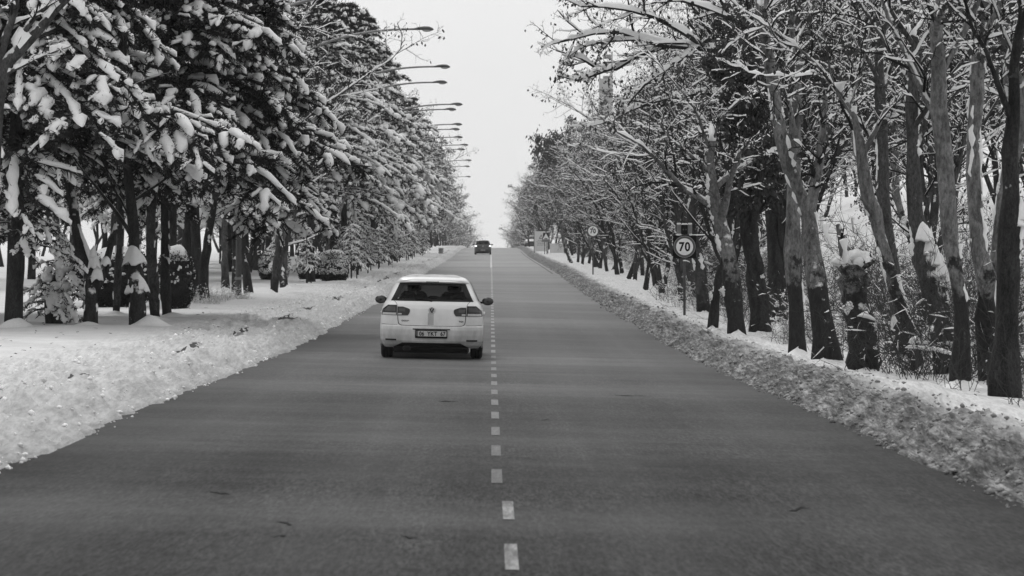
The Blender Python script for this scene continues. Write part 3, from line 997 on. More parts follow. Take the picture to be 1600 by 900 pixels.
def hedge_kind(seed, w=.8, h=1.15, cap=.2, dab=.5, e1=.6, e2=.45):
    rs = np.random.default_rng(seed)
    gf, gs, gc = Geo(), Geo(), Geo()
    def surf(u, v, s=1.0):   # squarish clipped ball, narrower at the foot
        cz = np.cos(v); sz = np.sin(v)
        zz = h * .5 + h * .5 * np.sign(cz) * np.abs(cz) ** e1 * s
        r = w * np.abs(sz) ** e2 * s * (1 - .22 * np.clip(.6 - zz / h, 0, 1) * 1.4)
        return np.stack([r * np.cos(u), r * np.sin(u), zz], -1)
    u, v = np.meshgrid(np.linspace(0, 2 * np.pi, 24, endpoint=False), np.linspace(.02, np.pi - .02, 14), indexing='ij')
    gc.grid(surf(u, v, .86) + rs.normal(0, .03, u.shape + (3,)), close_u=True, flip=True)
    N = 9000
    uu = rs.random(N) * 6.283; vv = np.arccos(1 - 2 * rs.random(N))
    c = surf(uu, vv); c = c * (1 + .16 * (vn(uu * 2.5, vv * 4, seed)[:, None] - .5)) + rs.normal(0, .045, (N, 3))
    d = _norm(rs.normal(0, 1, (N, 3)) + np.stack([np.cos(uu), np.sin(uu), np.zeros(N)], -1)); s = _norm(np.cross(d, rs.normal(0, 1, (N, 3))))
    L = .06
    V = np.stack([c, c + d * L * .5 + s * L * .4, c + d * L, c + d * L * .5 - s * L * .4], 1)
    gf.add(V.reshape(-1, 3), np.arange(N * 4).reshape(-1, 4))
    nd = int(520 * dab)
    uu = rs.random(nd) * 6.283; vv = np.arccos(1 - 1.3 * rs.random(nd))
    c = surf(uu, vv)
    for p in c:
        gs.ball(p + [0, 0, .02], rs.uniform(.03, .085, 3) * [1, 1, .65], 7, 5, lump=.3, seed=int(rs.integers(99)))
    # cap
    TH, RR = np.meshgrid(np.linspace(0, 2 * np.pi, 28, endpoint=False), np.linspace(0, 1, 10), indexing='ij')
    rr = w * (.97 if e2 < .6 else .72) * RR * (1 + .06 * np.sin(TH * 3 + seed))
    z = h - (.14 if e2 < .6 else .24) * (RR ** 3) + cap * np.sqrt(np.clip(1 - RR ** 3, 0, 1)) + .05 * (vn(np.cos(TH) * RR * 4 + seed, np.sin(TH) * RR * 4, seed) - .5)
    gs.grid(np.stack([rr * np.cos(TH), rr * np.sin(TH), z], -1), close_u=True, flip=True)
    return {'foliage': gf.mesh('foliage', M_NEEDLE, smooth=False), 'core': gc.mesh('core', M_NEEDLE), 'snow_load': gs.mesh('snow_load', M_SNOW)}

def brush_kind(seed, w=1.2, h=1.2, stems=46, snow=.6, arch=-.10):
    rs = np.random.default_rng(seed)
    gb, gs = Geo(), Geo()
    b = rs.normal(0, w * .4, (stems, 2))
    D = _norm(np.concatenate([rs.normal(0, .45, (stems, 2)), np.ones((stems, 1))], 1))
    n = 7; P = np.empty((stems, n, 3)); P[:, 0] = np.concatenate([b, np.full((stems, 1), -.12)], 1)
    L = h * (.5 + .8 * rs.random(stems))
    for j in range(1, n):
        D = _norm(D + rs.normal(0, .13, (stems, 3)) + [0, 0, arch])
        P[:, j] = P[:, j - 1] + D * (L / (n - 1))[:, None]
    Rr = (.0055 * np.ones(stems))[:, None] * np.linspace(1, .4, n)[None]
    S, RS = sprout(P, Rr, 6, .4, rs, n=4, t0=.2, ang=(25, 60), wig=.18, rmin=.0038)
    S2, RS2 = sprout(S, RS, 4, .5, rs, n=3, t0=.2, ang=(25, 60), wig=.18, rmin=.003)
    tubes(gb, P, Rr, 3); tubes(gb, S, RS, 3); tubes(gb, S2, RS2, 3)
    if snow:
        ridges(gs, P, Rr, .010, rs, lo=.3, hi=.8, gap=1 - snow); ridges(gs, S, RS, .012, rs, lo=.3, hi=.8, gap=1 - snow)
        ridges(gs, S2, RS2, .014, rs, lo=.3, hi=.8, gap=1 - snow)
        k = rs.random(len(S2)) < .16 * snow
        fingers(gs, S2[k], .02 + .03 * rs.random(k.sum()), rs, k=6, n=5)
    d = {'twigs': gb.mesh('twigs', M_TWIG2)}
    if snow: d['branch_snow'] = gs.mesh('branch_snow', M_SNOW)
    return d

def ptw(px, py, d, dy=0):     # a picture point at distance d -> world
    return np.array([pt(px, d), d + dy, CAMZ + (VY - py) / F * d])

def traced(pxs, d, widths, ext=None, seed=0, dyv=None):
    """trunk traced through picture columns at distance d; returns local polyline (base at its foot) and radii"""
    P = np.array([ptw(x, y, d) for x, y in pxs]); r = np.array(widths, float) * d / F / 2
    b = P[0].copy(); b[2] = gh(b[0], d)
    rs = np.random.default_rng(seed + 99)
    L = P - b
    L[0, 2] = -.25
    L[1:, 1] += np.cumsum(rs.normal(0, .12, len(L) - 1))
    if ext is not None:      # carry on above the frame
        e = (L[-1] - L[-2]); e = e / max(e[2], .1) * ext
        L = np.concatenate([L, [L[-1] + e * .5 + rs.normal(0, .1, 3) * [1, 1, 0], L[-1] + e + rs.normal(0, .2, 3) * [1, 1, 0]]])
        r = np.concatenate([r, [r[-1] * .75, r[-1] * .35]])
    return b, L, r
# ------------------------------------------------------------------ right-hand row: the near trunks, each traced
#        label, cat, d, points, widths, ext, options
RT = [
 ('dark straight trunk nearest of all at the right edge', 34.6,
  [(1571, 606), (1572, 520), (1574, 420), (1577, 330), (1582, 200), (1586, 60)], [44, 36, 33, 30, 20, 17], 1.2, dict(capspx=[(1586, 345, .13, .24), (1592, 335, .10, .2)], bark='D', nl=6, limb_t=(.55, 1), thick=1, patches=1, mound=0)),
 ('slender smooth pale trunk with a small snow mound at its foot', 37,
  [(1500, 592), (1499, 520), (1492, 430), (1483, 330), (1472, 200), (1463, 60)], [28, 28, 26, 25, 23, 21], 1.2, dict(bark='P', nl=7, limb_t=(.55, 1), patches=2, mound=.7)),
 ('pale trunk with a snow cone, left of the foremost dark trunk', 39,
  [(1548, 578), (1540, 500), (1533, 440), (1520, 360), (1517, 240), (1521, 120), (1530, 0)], [32, 33, 30, 26, 24, 24, 20], 1.0, dict(capspx=[(1541, 437, .13, .22), (1549, 470, .10, .25)], bark='P', nl=7, limb_t=(.5, 1), patches=8, mound=.4)),
 ('dark leaning trunk packed with snow in its fork, behind the slender pale trunk', 42,
  [(1480, 566), (1472, 500), (1455, 420), (1440, 360), (1432, 250), (1428, 120)], [34, 40, 36, 26, 22, 20], 1.0, dict(capspx=[(1478, 440, .10, .22), (1470, 425, .09, .28), (1462, 408, .08, .28), (1452, 388, .09, .28), (1444, 365, .12, .18)], bark='M', nl=7, limb_t=(.5, 1), patches=10, mound=.3)),
 ('thin pale trunk leaning steeply to the left with snow lying on its upper side', 44,
  [(1440, 562), (1420, 510), (1395, 440), (1372, 350), (1350, 290), (1336, 190)], [22, 22, 22, 20, 19, 12], .8, dict(bark='P', nl=6, limb_t=(.55, 1), patches=7, snowlog=2.2, mound=.3)),
 ('stout pollard stump crowned with a round head of snow', 43,
  [(1352, 562), (1346, 510), (1337, 460), (1334, 405)], [50, 46, 44, 50], None, dict(bark='P', leaf=0, nl=3, limb_t=(.8, 1), br=3, tw=4, tt=0, limbL=.09, H=10, headsnow=1.15, patches=3, mound=.4)),
 ('forked mottled trunk with a snow streak down its leaning limb', 47,
  [(1294, 552), (1283, 490), (1273, 420), (1267, 340), (1243, 275), (1220, 200), (1211, 120), (1195, 20)], [44, 38, 30, 27, 26, 22, 18, 13], .8,
  dict(bark='P', nl=6, limb_t=(.55, 1), patches=5, snowlog=2.4, mound=.3, limbs=[([(1266, 330), (1275, 280), (1283, 235), (1290, 150)], [20, 17, 15, 8])])),
 ('straight mottled pale trunk standing just left of the forked one', 50,
  [(1247, 531), (1243, 470), (1241, 380), (1241, 300), (1243, 200), (1250, 90)], [27, 25, 23, 21, 18, 13], 1.0, dict(bark='P', nl=7, limb_t=(.5, 1), patches=3, mound=.5)),
 ('black rough trunk curving up under dark leaves, right of the square speed sign', 64,
  [(1187, 498), (1184, 450), (1176, 410), (1168, 350), (1172, 260), (1168, 180)], [32, 32, 28, 26, 18, 12], .4, dict(bark='D', limbL=.21, nl=9, limb_t=(.35, .95), leaf=20000, patches=3, mound=.2, thick=1.5, br=10)),
 ('pale leaning trunk wrapped by a snow ring, left of the black leafy tree', 62,
  [(1152, 502), (1147, 450), (1141, 400), (1128, 345), (1118, 310), (1112, 250)], [26, 26, 24, 22, 18, 12], .8, dict(bark='P', nl=7, limb_t=(.4, 1), patches=6, snowlog=2.2, mound=.3)),
 ('dark slanting trunk crossing behind the pole of the square speed sign', 83,
  [(1100, 490), (1096, 440), (1088, 390), (1080, 340), (1092, 270), (1100, 200)], [20, 20, 18, 16, 12, 10], .8, dict(bark='M', nl=8, limb_t=(.35, 1), patches=4, snowlog=2.0, mound=.2)),
 ('slim trunk leaning to the right beside the pale trunk with the snow ring', 66,
  [(1112, 482), (1122, 440), (1134, 400), (1140, 350), (1144, 280)], [14, 14, 13, 12, 8], .8, dict(bark='D', nl=6, limb_t=(.4, 1), patches=2, mound=.2)),
 ('pale thick trunk at the right edge tilting right, behind the foremost dark tree', 46,
  [(1553, 560), (1556, 470), (1562, 380), (1572, 290), (1590, 200), (1604, 120)], [34, 32, 32, 28, 24, 20], .9, dict(bark='P', nl=6, limb_t=(.5, 1), patches=7, mound=.3)),
 ('grey trunk rising in the gap between the leaning trunk and the snowy fork', 52,
  [(1405, 545), (1400, 470), (1388, 380), (1378, 280), (1376, 170), (1372, 60)], [22, 21, 20, 20, 16, 12], .9, dict(bark='M', nl=7, limb_t=(.45, 1), patches=4, mound=.3)),
]
BK = {'P': M_BARK_PALE, 'M': M_BARK_MID, 'D': M_BARK_DARK}
for i, (lab, d, pts, w, ext, opt) in enumerate(RT):
    opt = dict(opt)
    b, L, r = traced(pts, d, w, ext, i)
    opt['bark'] = BK[opt.pop('bark')]
    H = opt.pop('H', 10)
    lm = []
    for lp, lr in opt.pop('limbs', []):
        lm.append((np.array([ptw(x, y, d) for x, y in lp]) - b, np.array(lr) * d / F / 2))
    br = opt.pop('br', 9); tw = opt.pop('tw', 8); tt = opt.pop('tt', 3)
    cps = [tuple(ptw(x, y, d) - b + [0, -.06, 0]) + (w_, h_) for x, y, w_, h_ in opt.pop('capspx', [])]
    kd = bare_kind(100 + i, H, L, r, limbs=lm, caps=cps, br=br, tw=tw, tt=tt, **{'limbL': .34, 'leaf': 500, **opt})
    put(kd, 'bare_tree', lab, 'tree', b, group='snowy trees close along the right verge')

# the tree whose long snow-laden limbs reach out over the road, every limb traced
def reaching_tree():
    d = 74
    b, L, r = traced([(1215, 487), (1212, 400), (1206, 320), (1212, 240), (1232, 170), (1250, 90)], d, [26, 25, 24, 23, 20, 16], 2.2, 77)
    lim = [([(1250, 95), (1150, 78), (1040, 70), (960, 46), (905, 58), (845, 73)], [16, 14, 11, 8, 6, 2]),
           ([(1100, 72), (1030, 30), (960, 14), (900, 10), (868, -14)], [11, 8, 6, 4, 2]),
           ([(1042, 70), (1000, 84), (950, 109), (905, 88), (870, 76)], [9, 8, 8, 5, 2]),
           ([(956, 108), (925, 118), (900, 125), (870, 119)], [6, 6, 5, 2]),
           ([(1232, 175), (1180, 158), (1130, 143), (1060, 150), (1000, 165), (950, 190), (915, 200)], [14, 12, 10, 8, 5, 3, 2]),
           ([(1110, 60), (1060, 95), (1010, 130), (975, 170)], [9, 7, 5, 2]),
           ([(1200, 60), (1120, 20), (1030, -10), (940, -30)], [12, 10, 7, 3]),
           ([(1000, 60), (955, 62), (910, 72), (880, 95)], [6, 5, 4, 2])]
    rs = np.random.default_rng(4)
    lm = []
    for lp, lr in lim:
        P = np.array([ptw(x, y, d) for x, y in lp]) - b
        P[:, 1] += np.cumsum(rs.normal(0, .25, len(P)))
        lm.append((P, np.array(lr) * d / F / 2))
    kd = bare_kind(321, 9, L, r, limbs=lm, br=11, tw=7, tt=3, nl=4, limb_t=(.6, 1), limbL=.35, bark=M_BARK_DARK, thick=1.5, spread=.62, snowlog=1.5, mound=.2, patches=3, leaf=1500)
    put(kd, 'bare_tree', 'tree whose long snow covered limbs reach out high over the right lane', 'tree', b, group='snowy trees close along the right verge')
reaching_tree()

# ------------------------------------------------------------------ kinds of tree for the rows
BARE = [bare_kind(11, 11.5, br=10, tw=9, tt=4, thick=1.05, bark=M_BARK_DARK, leaf=2500),
        bare_kind(12, 11, br=10, tw=9, tt=3, thick=1.05, spread=1.15, bark=M_BARK_MID, forks=2, nl=7, leaf=1500),
        bare_kind(13, 12, br=9, tw=9, tt=3, thick=1.0, bark=M_BARK_PALE, nl=8, leaf=2500),
        bare_kind(14, 10.5, br=10, tw=9, tt=3, thick=1.2, leaf=9000, bark=M_BARK_DARK)]
LEAFY = bare_kind(15, 12, br=10, tw=8, tt=3, thick=.6, leaf=12000, leafsize=.26, bark=M_BARK_DARK, nl=9, limb_ang=(25, 50))
CON = [conifer_kind(21, 14, 4.2, 3.7, nb=66, load=1.0, k=6, nper=20, shoots=12),
       conifer_kind(22, 13, 3.9, 3.6, nb=62, load=.95, k=6, nper=20, shoots=12),
       conifer_kind(23, 14.5, 4.0, 3.8, nb=68, load=.85, shoots=11, k=6, nper=20)]
CONBIG = [conifer_kind(24, 12, 4.3, 3.7, nb=70, load=1.0, shoots=16, nper=58, k=7, fr=(.056, .108), dro=-.12),
          conifer_kind(25, 12.5, 4.0, 3.5, nb=70, load=1.0, shoots=16, nper=58, k=7, fr=(.053, .104), dro=-.13)]
SAP = [sapling_kind(31, 2.1, .8), sapling_kind(32, 1.8, .75), sapling_kind(33, 2.3, .85)]
BRUSH = [brush_kind(41, 1.1, 1.2, 34, .06), brush_kind(42, 1.3, 1.5, 38, .05), brush_kind(43, 1.0, 1.0, 40, .6)]
WEED = brush_kind(44, .35, .8, 9, 0, arch=.0)

prs = np.random.default_rng(2024)
def rowtree(kind, name, lab, cat, x, d, group, sc=1., skip=()):
    return put(kind, name, lab, cat, (x, d, gh(x, d) - .02), prs.uniform(0, 6.28), sc, group, skip)

# right rows -----------------------------------------------------------------
d = 74.0; i = 0
ORD = 'first second third fourth fifth sixth seventh eighth ninth tenth eleventh twelfth thirteenth fourteenth fifteenth sixteenth seventeenth eighteenth nineteenth twentieth'.split()
ncon = nbare = 0
while d < 440:
    x = 6.6 + prs.normal(0, .45) - (0 if d < 200 else .2)
    if 208 < d < 335: x = 8.1 + prs.normal(0, .3)
    kd = BARE[prs.integers(0, 4)]
    sc = .82 + .16 * prs.random() if d < 230 else .95 + .15 * prs.random()
    lab = 'bare tree, ' + ORD[min(i, 19)] + ' of the front row counting from the square speed sign' if d < 144 else \
          ('front row bare tree standing between the round sign and the triangle sign' if d < 272 else 'distant bare tree of the right front row, beyond the triangle sign')
    rowtree(kd, 'bare_tree', lab, 'tree', x, d, 'front row of bare trees right, ' + ('first stretch' if d < 144 else 'second stretch' if d < 272 else 'last stretch'), sc if d < 105 else (sc * .9, sc * .9, sc * .82) if d < 200 else (sc * .95, sc * .95, sc * .84))
    d += 2.6 + 2.2 * prs.random() + d * .008; i += 1
for row, (x0, dd0, step, lab, grp) in enumerate([(10.2, 57, 6.6, 'bare snowy tree in the second row, right of the road', 'second row of trees right'),
                                   (14.5, 72, 7.5, 'bare snowy tree in the third row, up the right bank', 'third row of trees right'),
                                   (19, 92, 9.5, 'bare snowy tree high on the right bank behind the rows', 'trees high on the right bank'),
                                   (27, 125, 13, 'bare snowy tree at the back of the wood right of the road', 'rear trees of the right wood')]):
    d = dd0
    while d < 380:
        x = x0 + prs.normal(0, .9)
        if x < (1640 - VX) / F * d + 2.5:
            rowtree(BARE[prs.integers(0, 4)], 'bare_tree', lab, 'tree', x, d, grp, .85 + .25 * prs.random(), skip=('snow_mound',))
        d += step * (.75 + .5 * prs.random()) + d * .012
# the leafy dark tree standing above the far crowns
rowtree(LEAFY, 'broadleaf_tree', 'tall dark tree still in leaf, standing above the far crowns at the right', 'tree', pt(884, 292), 292, None, (.85, .85, 1.16))
# trees past the crest
for k in range(14):
    d = 450 + k * 26
    rowtree(BARE[k % 4], 'bare_tree', 'hazy bare tree beyond the crest, right of the road', 'tree', 6.9 + 1.2 * prs.random(), d, 'trees beyond the crest right', (1.3, 1.3, 1.1), skip=('snow_mound',))
    rowtree(BARE[(k + 1) % 4], 'bare_tree', 'hazy bare tree beyond the crest, left of the road', 'tree', -8 - 1.2 * prs.random(), d, 'trees beyond the crest left', (1.5, 1.5, 1.15), skip=('snow_mound',))

# brush under the near right trees
SHORT = ['foremost dark trunk at the right', 'slender pale trunk', 'pale trunk with the snow cone', 'dark snow packed fork', 'thin trunk leaning steeply left', 'pollard stump', 'forked mottled trunk', 'straight mottled trunk',
         'black leafy tree', 'pale leaning trunk by the leafy tree', 'slanting trunk at the square sign', 'slim trunk leaning right', 'tilting pale trunk at the right edge', 'grey trunk in the gap']
seen_ = set()
for k, (px, py, d, s, kk) in enumerate([(1310, 545, 42, .9, 0), (1395, 560, 41, 1.2, 1), (1440, 565, 39.5, 1.2, 1), (1500, 560, 41, 1.1, 0), (1545, 560, 43, 1.1, 1), (1592, 580, 38, 1.2, 0),
                                     (1230, 500, 58, 1.0, 2), (1130, 480, 72, 1.0, 1), (1165, 485, 74, 1.1, 0), (1095, 465, 84, 1.0, 1), (1060, 462, 86, 1.0, 2), (1330, 500, 56, 1.3, 1), (1280, 490, 60, 1.3, 0),
                                     (1420, 500, 54, 1.5, 1), (1480, 490, 55, 1.6, 0), (1560, 490, 52, 1.6, 1), (1370, 480, 62, 1.6, 1), (1240, 430, 84, 1.7, 1), (1350, 420, 80, 1.7, 0), (1520, 410, 74, 1.7, 1), (1150, 430, 100, 1.8, 1), (1110, 420, 112, 1.8, 0), (1070, 425, 108, 1.5, 2)]):
    x = max(pt(px, d) + .5, 6.3)
    q_ = min(range(len(RT)), key=lambda j: abs(pt(RT[j][2][0][0], RT[j][1]) - x) * 3 + abs(RT[j][1] - d))
    rel = 'in front of' if d < RT[q_][1] else 'just behind' if d < RT[q_][1] + 6 else 'farther behind'
    lb_ = 'tangle of leafless brush ' + rel + ' the ' + SHORT[q_]
    if lb_ in seen_: lb_ = lb_.replace('tangle of leafless brush', 'second tangle of brush')
    if lb_ in seen_: lb_ = lb_.replace('second tangle of', 'third tangle of')
    seen_.add(lb_)
    rowtree(BRUSH[kk], 'brush', lb_, 'shrub', x, d, 'brush beneath the right hand trees', s)
# shrubs and stalks further on
for k in range(26):
    d = 96 + k * 7.2 + prs.normal(0, 2)
    rowtree(BRUSH[k % 3], 'brush', 'small frosted shrub at the foot of the far right row', 'shrub', 8.4 + prs.random() * 2.2, d, 'frosted shrubs along the far right row', 1.2 + .5 * prs.random())
for (px, py, d) in [(1228, 570, 41), (1262, 565, 42.5), (1195, 545, 48), (1475, 640, 31.5), (1545, 650, 30), (990, 455, 98), (1005, 458, 95), (1180, 520, 56), (1405, 600, 36), (1010, 470, 89), (1350, 590, 38.5), (1140, 500, 66)]:
    rowtree(WEED, 'dry_stalks', 'few thin dry stalks poking out of the snow by the right bank', 'weed', max(pt(px, d), 5.6), d, 'dry stalks along the right bank', .8 + .4 * prs.random())

# ------------------------------------------------------------------ left: the near trunks and shrubs
LT = [
 ('thick dark conifer trunk with drooping snowy boughs at the far left', 57, [(20, 518), (26, 460), (30, 420), (32, 330)], [30, 27, 27, 26]),
 ('black twisted trunk forking low, with snow in its fork', 58, [(140, 515), (144, 470), (140, 425), (122, 370), (108, 300)], [30, 24, 24, 20, 17]),
 ('stout stump like trunk with two shelves of snow', 58.5, [(215, 513), (216, 470), (212, 430), (210, 395), (208, 350)], [34, 34, 28, 24, 20]),
 ('grey upright trunk behind the stump with two snow shelves', 63, [(243, 496), (240, 440), (238, 380), (240, 300)], [22, 21, 20, 18]),
 ('dark upright trunk close against the clipped hedge', 66, [(262, 488), (259, 430), (258, 370), (256, 300)], [18, 18, 17, 15]),
 ('slim grey trunk seen between the forked trunk and the stump', 68, [(181, 488), (184, 440), (188, 390), (190, 320)], [15, 14, 14, 12]),
]
for i, (lab, d, pts, w) in enumerate(LT):
    b, L, r = traced(pts, d, np.array(w) * .84, 5.0, 40 + i)
    g, s = Geo(), Geo()
    T, TR = smooth_poly(L, 16, r)
    rs = np.random.default_rng(i)
    TR = TR * (1 + .07 * rs.normal(0, 1, 16)); TR[0] *= 1.15
    g.tube(T, TR, 12)
    if i == 1:      # the fork
        q = np.array([ptw(x, y, d) for x, y in [(146, 455), (160, 430), (170, 395), (182, 350)]]) - b
        g.tube(smooth_poly(q, 8), np.linspace(.11, .05, 8), 8)
        for (x, y, w_, h_) in [(152, 432, .13, .30), (149, 412, .12, .30), (146, 396, .08, .18), (166, 408, .11, .12)]:
            cap(s, ptw(x, y, d) - b + [0, -.08, 0], w_, h_, x)
        s.tube([ptw(x, y, d) - b + [.09, -.10, 0] for x, y in [(139, 418), (131, 392), (122, 370), (116, 350)]], [.03, .05, .045, .02], 7)
    if i == 2:
        for (x, y, w_, h_) in [(211, 402, .21, .28), (205, 404, .14, .12), (219, 404, .13, .14), (217, 446, .20, .27), (207, 450, .15, .12), (224, 448, .12, .14)]:
            cap(s, ptw(x, y, d) - b + [0, -.05, 0], w_, h_, x)
        for k in range(16):
            s.ball(ptw(prs.uniform(202, 230), prs.uniform(465, 505), d) - b + [0, -.19, 0], (.04, .03, .05), 6, 5, lump=.4, seed=k)
    for k in range(6):
        j = rs.integers(2, 9)
        s.ball(T[j] + [rs.choice([-1, 1]) * TR[j] * .75, -.3 * TR[j], 0], (.035, .03, .10), 7, 6, lump=.4, seed=k)
    md = Geo()
    TH, RR = np.meshgrid(np.linspace(0, 2 * np.pi, 16, endpoint=False), np.linspace(0, 1, 7), indexing='ij')
    hh = [.20, .08, .20, .08, .10, .08][i]; ox = [.1, 0, .28, 0, .15, 0][i]
    Z = hh * np.exp(-(RR * 2) ** 2) - .06 * RR
    md.grid(np.stack([ox + np.cos(TH) * .62 * RR, np.sin(TH) * .5 * RR - .22, Z], -1), close_u=True, flip=True)
    if i in (2, 3, 5):
        P2, R2 = sprout(T[None], TR[None], 7, .5, rs, n=7, t0=.55, ang=(40, 70), up=.3, wig=.12, rfac=.4, absL=2.6)
        tubes(g, P2, R2, 5)
    root = empty('bare_tree', b)
    tag(root, lab, 'tree', 'trunks close along the left verge')
    ob('trunk', g.mesh('trunk', M_BARK_DARK if i in (0, 1, 2, 4) else M_BARK_MID), root)
    ob('branch_snow', s.mesh('branch_snow', M_SNOW), root, 'stuff')
    ob('snow_mound', md.mesh('snow_mound', M_SNOW), root)
    if i == 0:
        kd = conifer_kind(55, 4.6, 1.15, 1.5, nb=22, load=.8, shoots=8, nper=12, fr=(.05, .09), dro=-.2, ns=.10)
        ob('needles', kd['needles'], root, 'stuff'); ob('snow_load', kd['snow_load'], root, 'stuff'); ob('boughs', kd['trunk'], root)

# small conifer buried in snow
def small_conifer():
    d = 60; x = pt(88, d)
    kd = conifer_kind(61, 1.75, .62, .22, nb=24, load=.9, shoots=6, nper=9, k=8, fr=(.05, .085), dro=-.16, dens=.9, ns=.08)
    r = put(kd, 'small_conifer', 'knee high conifer smothered in snow standing between the two left trunks', 'tree', (x, d, gh(x, d)))
    s = Geo()
    for (px, py, sx, sz) in [(97, 388, .17, .17), (103, 396, .09, .10), (90, 392, .10, .13), (100, 412, .18, .18), (108, 415, .14, .12), (98, 428, .10, .17), (104, 447, .14, .11), (92, 455, .17, .22), (86, 468, .15, .24), (94, 476, .15, .2), (80, 462, .1, .14), (77, 432, .12, .1)]:
        s.ball(ptw(px, py, d) - np.array(r.location) + [0, -.3, 0], (sx, .15, sz), 12, 9, lump=.25, seed=px)
    ob('snow_cap', s.mesh('snow_cap', M_SNOW), r)
small_conifer()

H1 = hedge_kind(51, .95, 1.50, .16, .25, .85, .8); H2 = hedge_kind(52, .78, 1.15, .16, 2.4)
def hedge(px, d, kind, lab, sc=1.):
    x = pt(px, d); put(kind, 'clipped_hedge', lab, 'hedge', (x, d, gh(x, d) - .03), prs.uniform(0, 6), sc)
hedge(276, 74, H1, 'tall rounded hedge under a smooth cushion of snow, against the dark left trunks', (.42, .5, .97))
hedge(182, 76, H1, 'dark hedge seen between the forked trunk and the stump', (1.1, .9, .95))
hedge(521, 122, H2, 'clipped barrel shaped hedge with snow on top, nearest the road on the left', (.78, .78, .98))
hedge(428, 124, H2, 'clipped snowy hedge left of the staked saplings', (.8, .8, .92))
hedge(487, 128, H2, 'low snowy hedge half hidden behind the second sapling', (.95, .8, .95))

# staked saplings and their row to the distance
for k, (px, d, kk, lab) in enumerate([(433, 108, 0, 'first drooping snow covered sapling in front of the clipped hedge, tied to stakes'),
                                      (479, 116, 2, 'second drooping snowy sapling, between the two clipped hedges'),
                                      (549, 128, 2, 'third snowy sapling, just right of the barrel shaped hedge')]):
    x = pt(px, d)
    r = put(SAP[kk], 'sapling', lab, 'sapling', (x, d, gh(x, d)), k * 1.3, 1.0)
    st = Geo()
    for q in (-.22, .24):
        st.cyl((q, -.1, -.2), (q + .03, -.1, .95), .025, k=6)
    ob('stake', st.mesh('stake', M_BARK_PALE), r)
for k in range(46):
    d = 134 + k * 3.6 + prs.normal(0, .6); x = -6.2 - (.9 if k % 2 else 0) + prs.normal(0, .25)
    rowtree(SAP[k % 3], 'sapling', 'snow covered sapling in the dense line beneath the left conifers', 'sapling', x, d, 'saplings lined up beneath the left conifers', 1.0 + .2 * prs.random())
for k, (px, d, s) in enumerate([(322, 80, .5), (343, 84, .5), (372, 86, .4), (304, 82, .4)]):
    rowtree(BRUSH[2], 'brush', 'low snowy bush of bare stems around the small left trunks', 'shrub', pt(px, d), d, 'low snowy bushes around the small left trunks', s)
LT2 = [('short leaning trunk rising out of the low snowy bush', 82, [(322, 466), (318, 430), (324, 390), (330, 350)], [16, 16, 14, 12]),
       ('low forked trunk with upright limbs, right of the snowy bush', 94, [(390, 450), (386, 425), (380, 400), (376, 375), (372, 355)], [14, 13, 8, 7, 6]),
       ('straight dark trunk just left of the low forked one', 92, [(368, 445), (368, 420), (366, 395), (362, 350)], [13, 12, 11, 9]),
       ('grey trunk standing behind the bush, third of that small group', 100, [(352, 436), (351, 410), (350, 380), (350, 345)], [12, 12, 11, 10]),
       ('thin dark trunk behind the clipped hedge by the road', 132, [(503, 428), (502, 400), (500, 375), (498, 350)], [11, 11, 10, 9])]
for i, (lab, d, pts, w) in enumerate(LT2):
    b, L, r = traced(pts, d, w, 3.0, 60 + i)
    lm = []
    if i == 1:
        for lp in ([(390, 425), (398, 400), (400, 370), (402, 350)], [(390, 420), (392, 395), (397, 360)]):
            lm.append((np.array([ptw(x, y, d) for x, y in lp]) - b, np.array([7, 6, 5, 4][:len(lp)]) * d / F / 2))
    kd = bare_kind(400 + i, 8, L, r, limbs=lm, br=5, tw=5, tt=2, nl=5, limb_t=(.6, 1), limbL=.22, bark=M_BARK_DARK if i != 3 else M_BARK_MID, mound=.5, patches=2)
    put(kd, 'bare_tree', lab, 'tree', b, group='small trunks along the left park')

# the leaning limb of a bare tree entering at the top left corner
def corner_tree():
    d = 48
    b, L, r = traced([(-40, 545), (-34, 430), (-20, 300), (0, 120), (35, 72), (75, 28), (110, -10)], d, [34, 32, 30, 26, 20, 16, 13], 1.0, 5)
    lm = [(np.array([ptw(x, y, d) for x, y in lp]) - b, np.array(lr) * d / F / 2) for lp, lr in
          [([(-10, 150), (5, 70), (22, 20), (30, -30)], [16, 13, 11, 9]), ([(-5, 120), (30, 105), (70, 86), (110, 72)], [8, 6, 4, 2]), ([(20, 90), (50, 30), (80, 5), (84, -20)], [11, 9, 8, 7])]]
    kd = bare_kind(500, 8, L, r, limbs=lm, br=5, tw=5, tt=2, nl=2, limb_t=(.8, 1), limbL=.22, bark=M_BARK_MID, thick=1.4, snowlog=1.8, mound=0)
    put(kd, 'bare_tree', 'bare tree whose thick snowy limbs cross the top left corner', 'tree', b)
corner_tree()

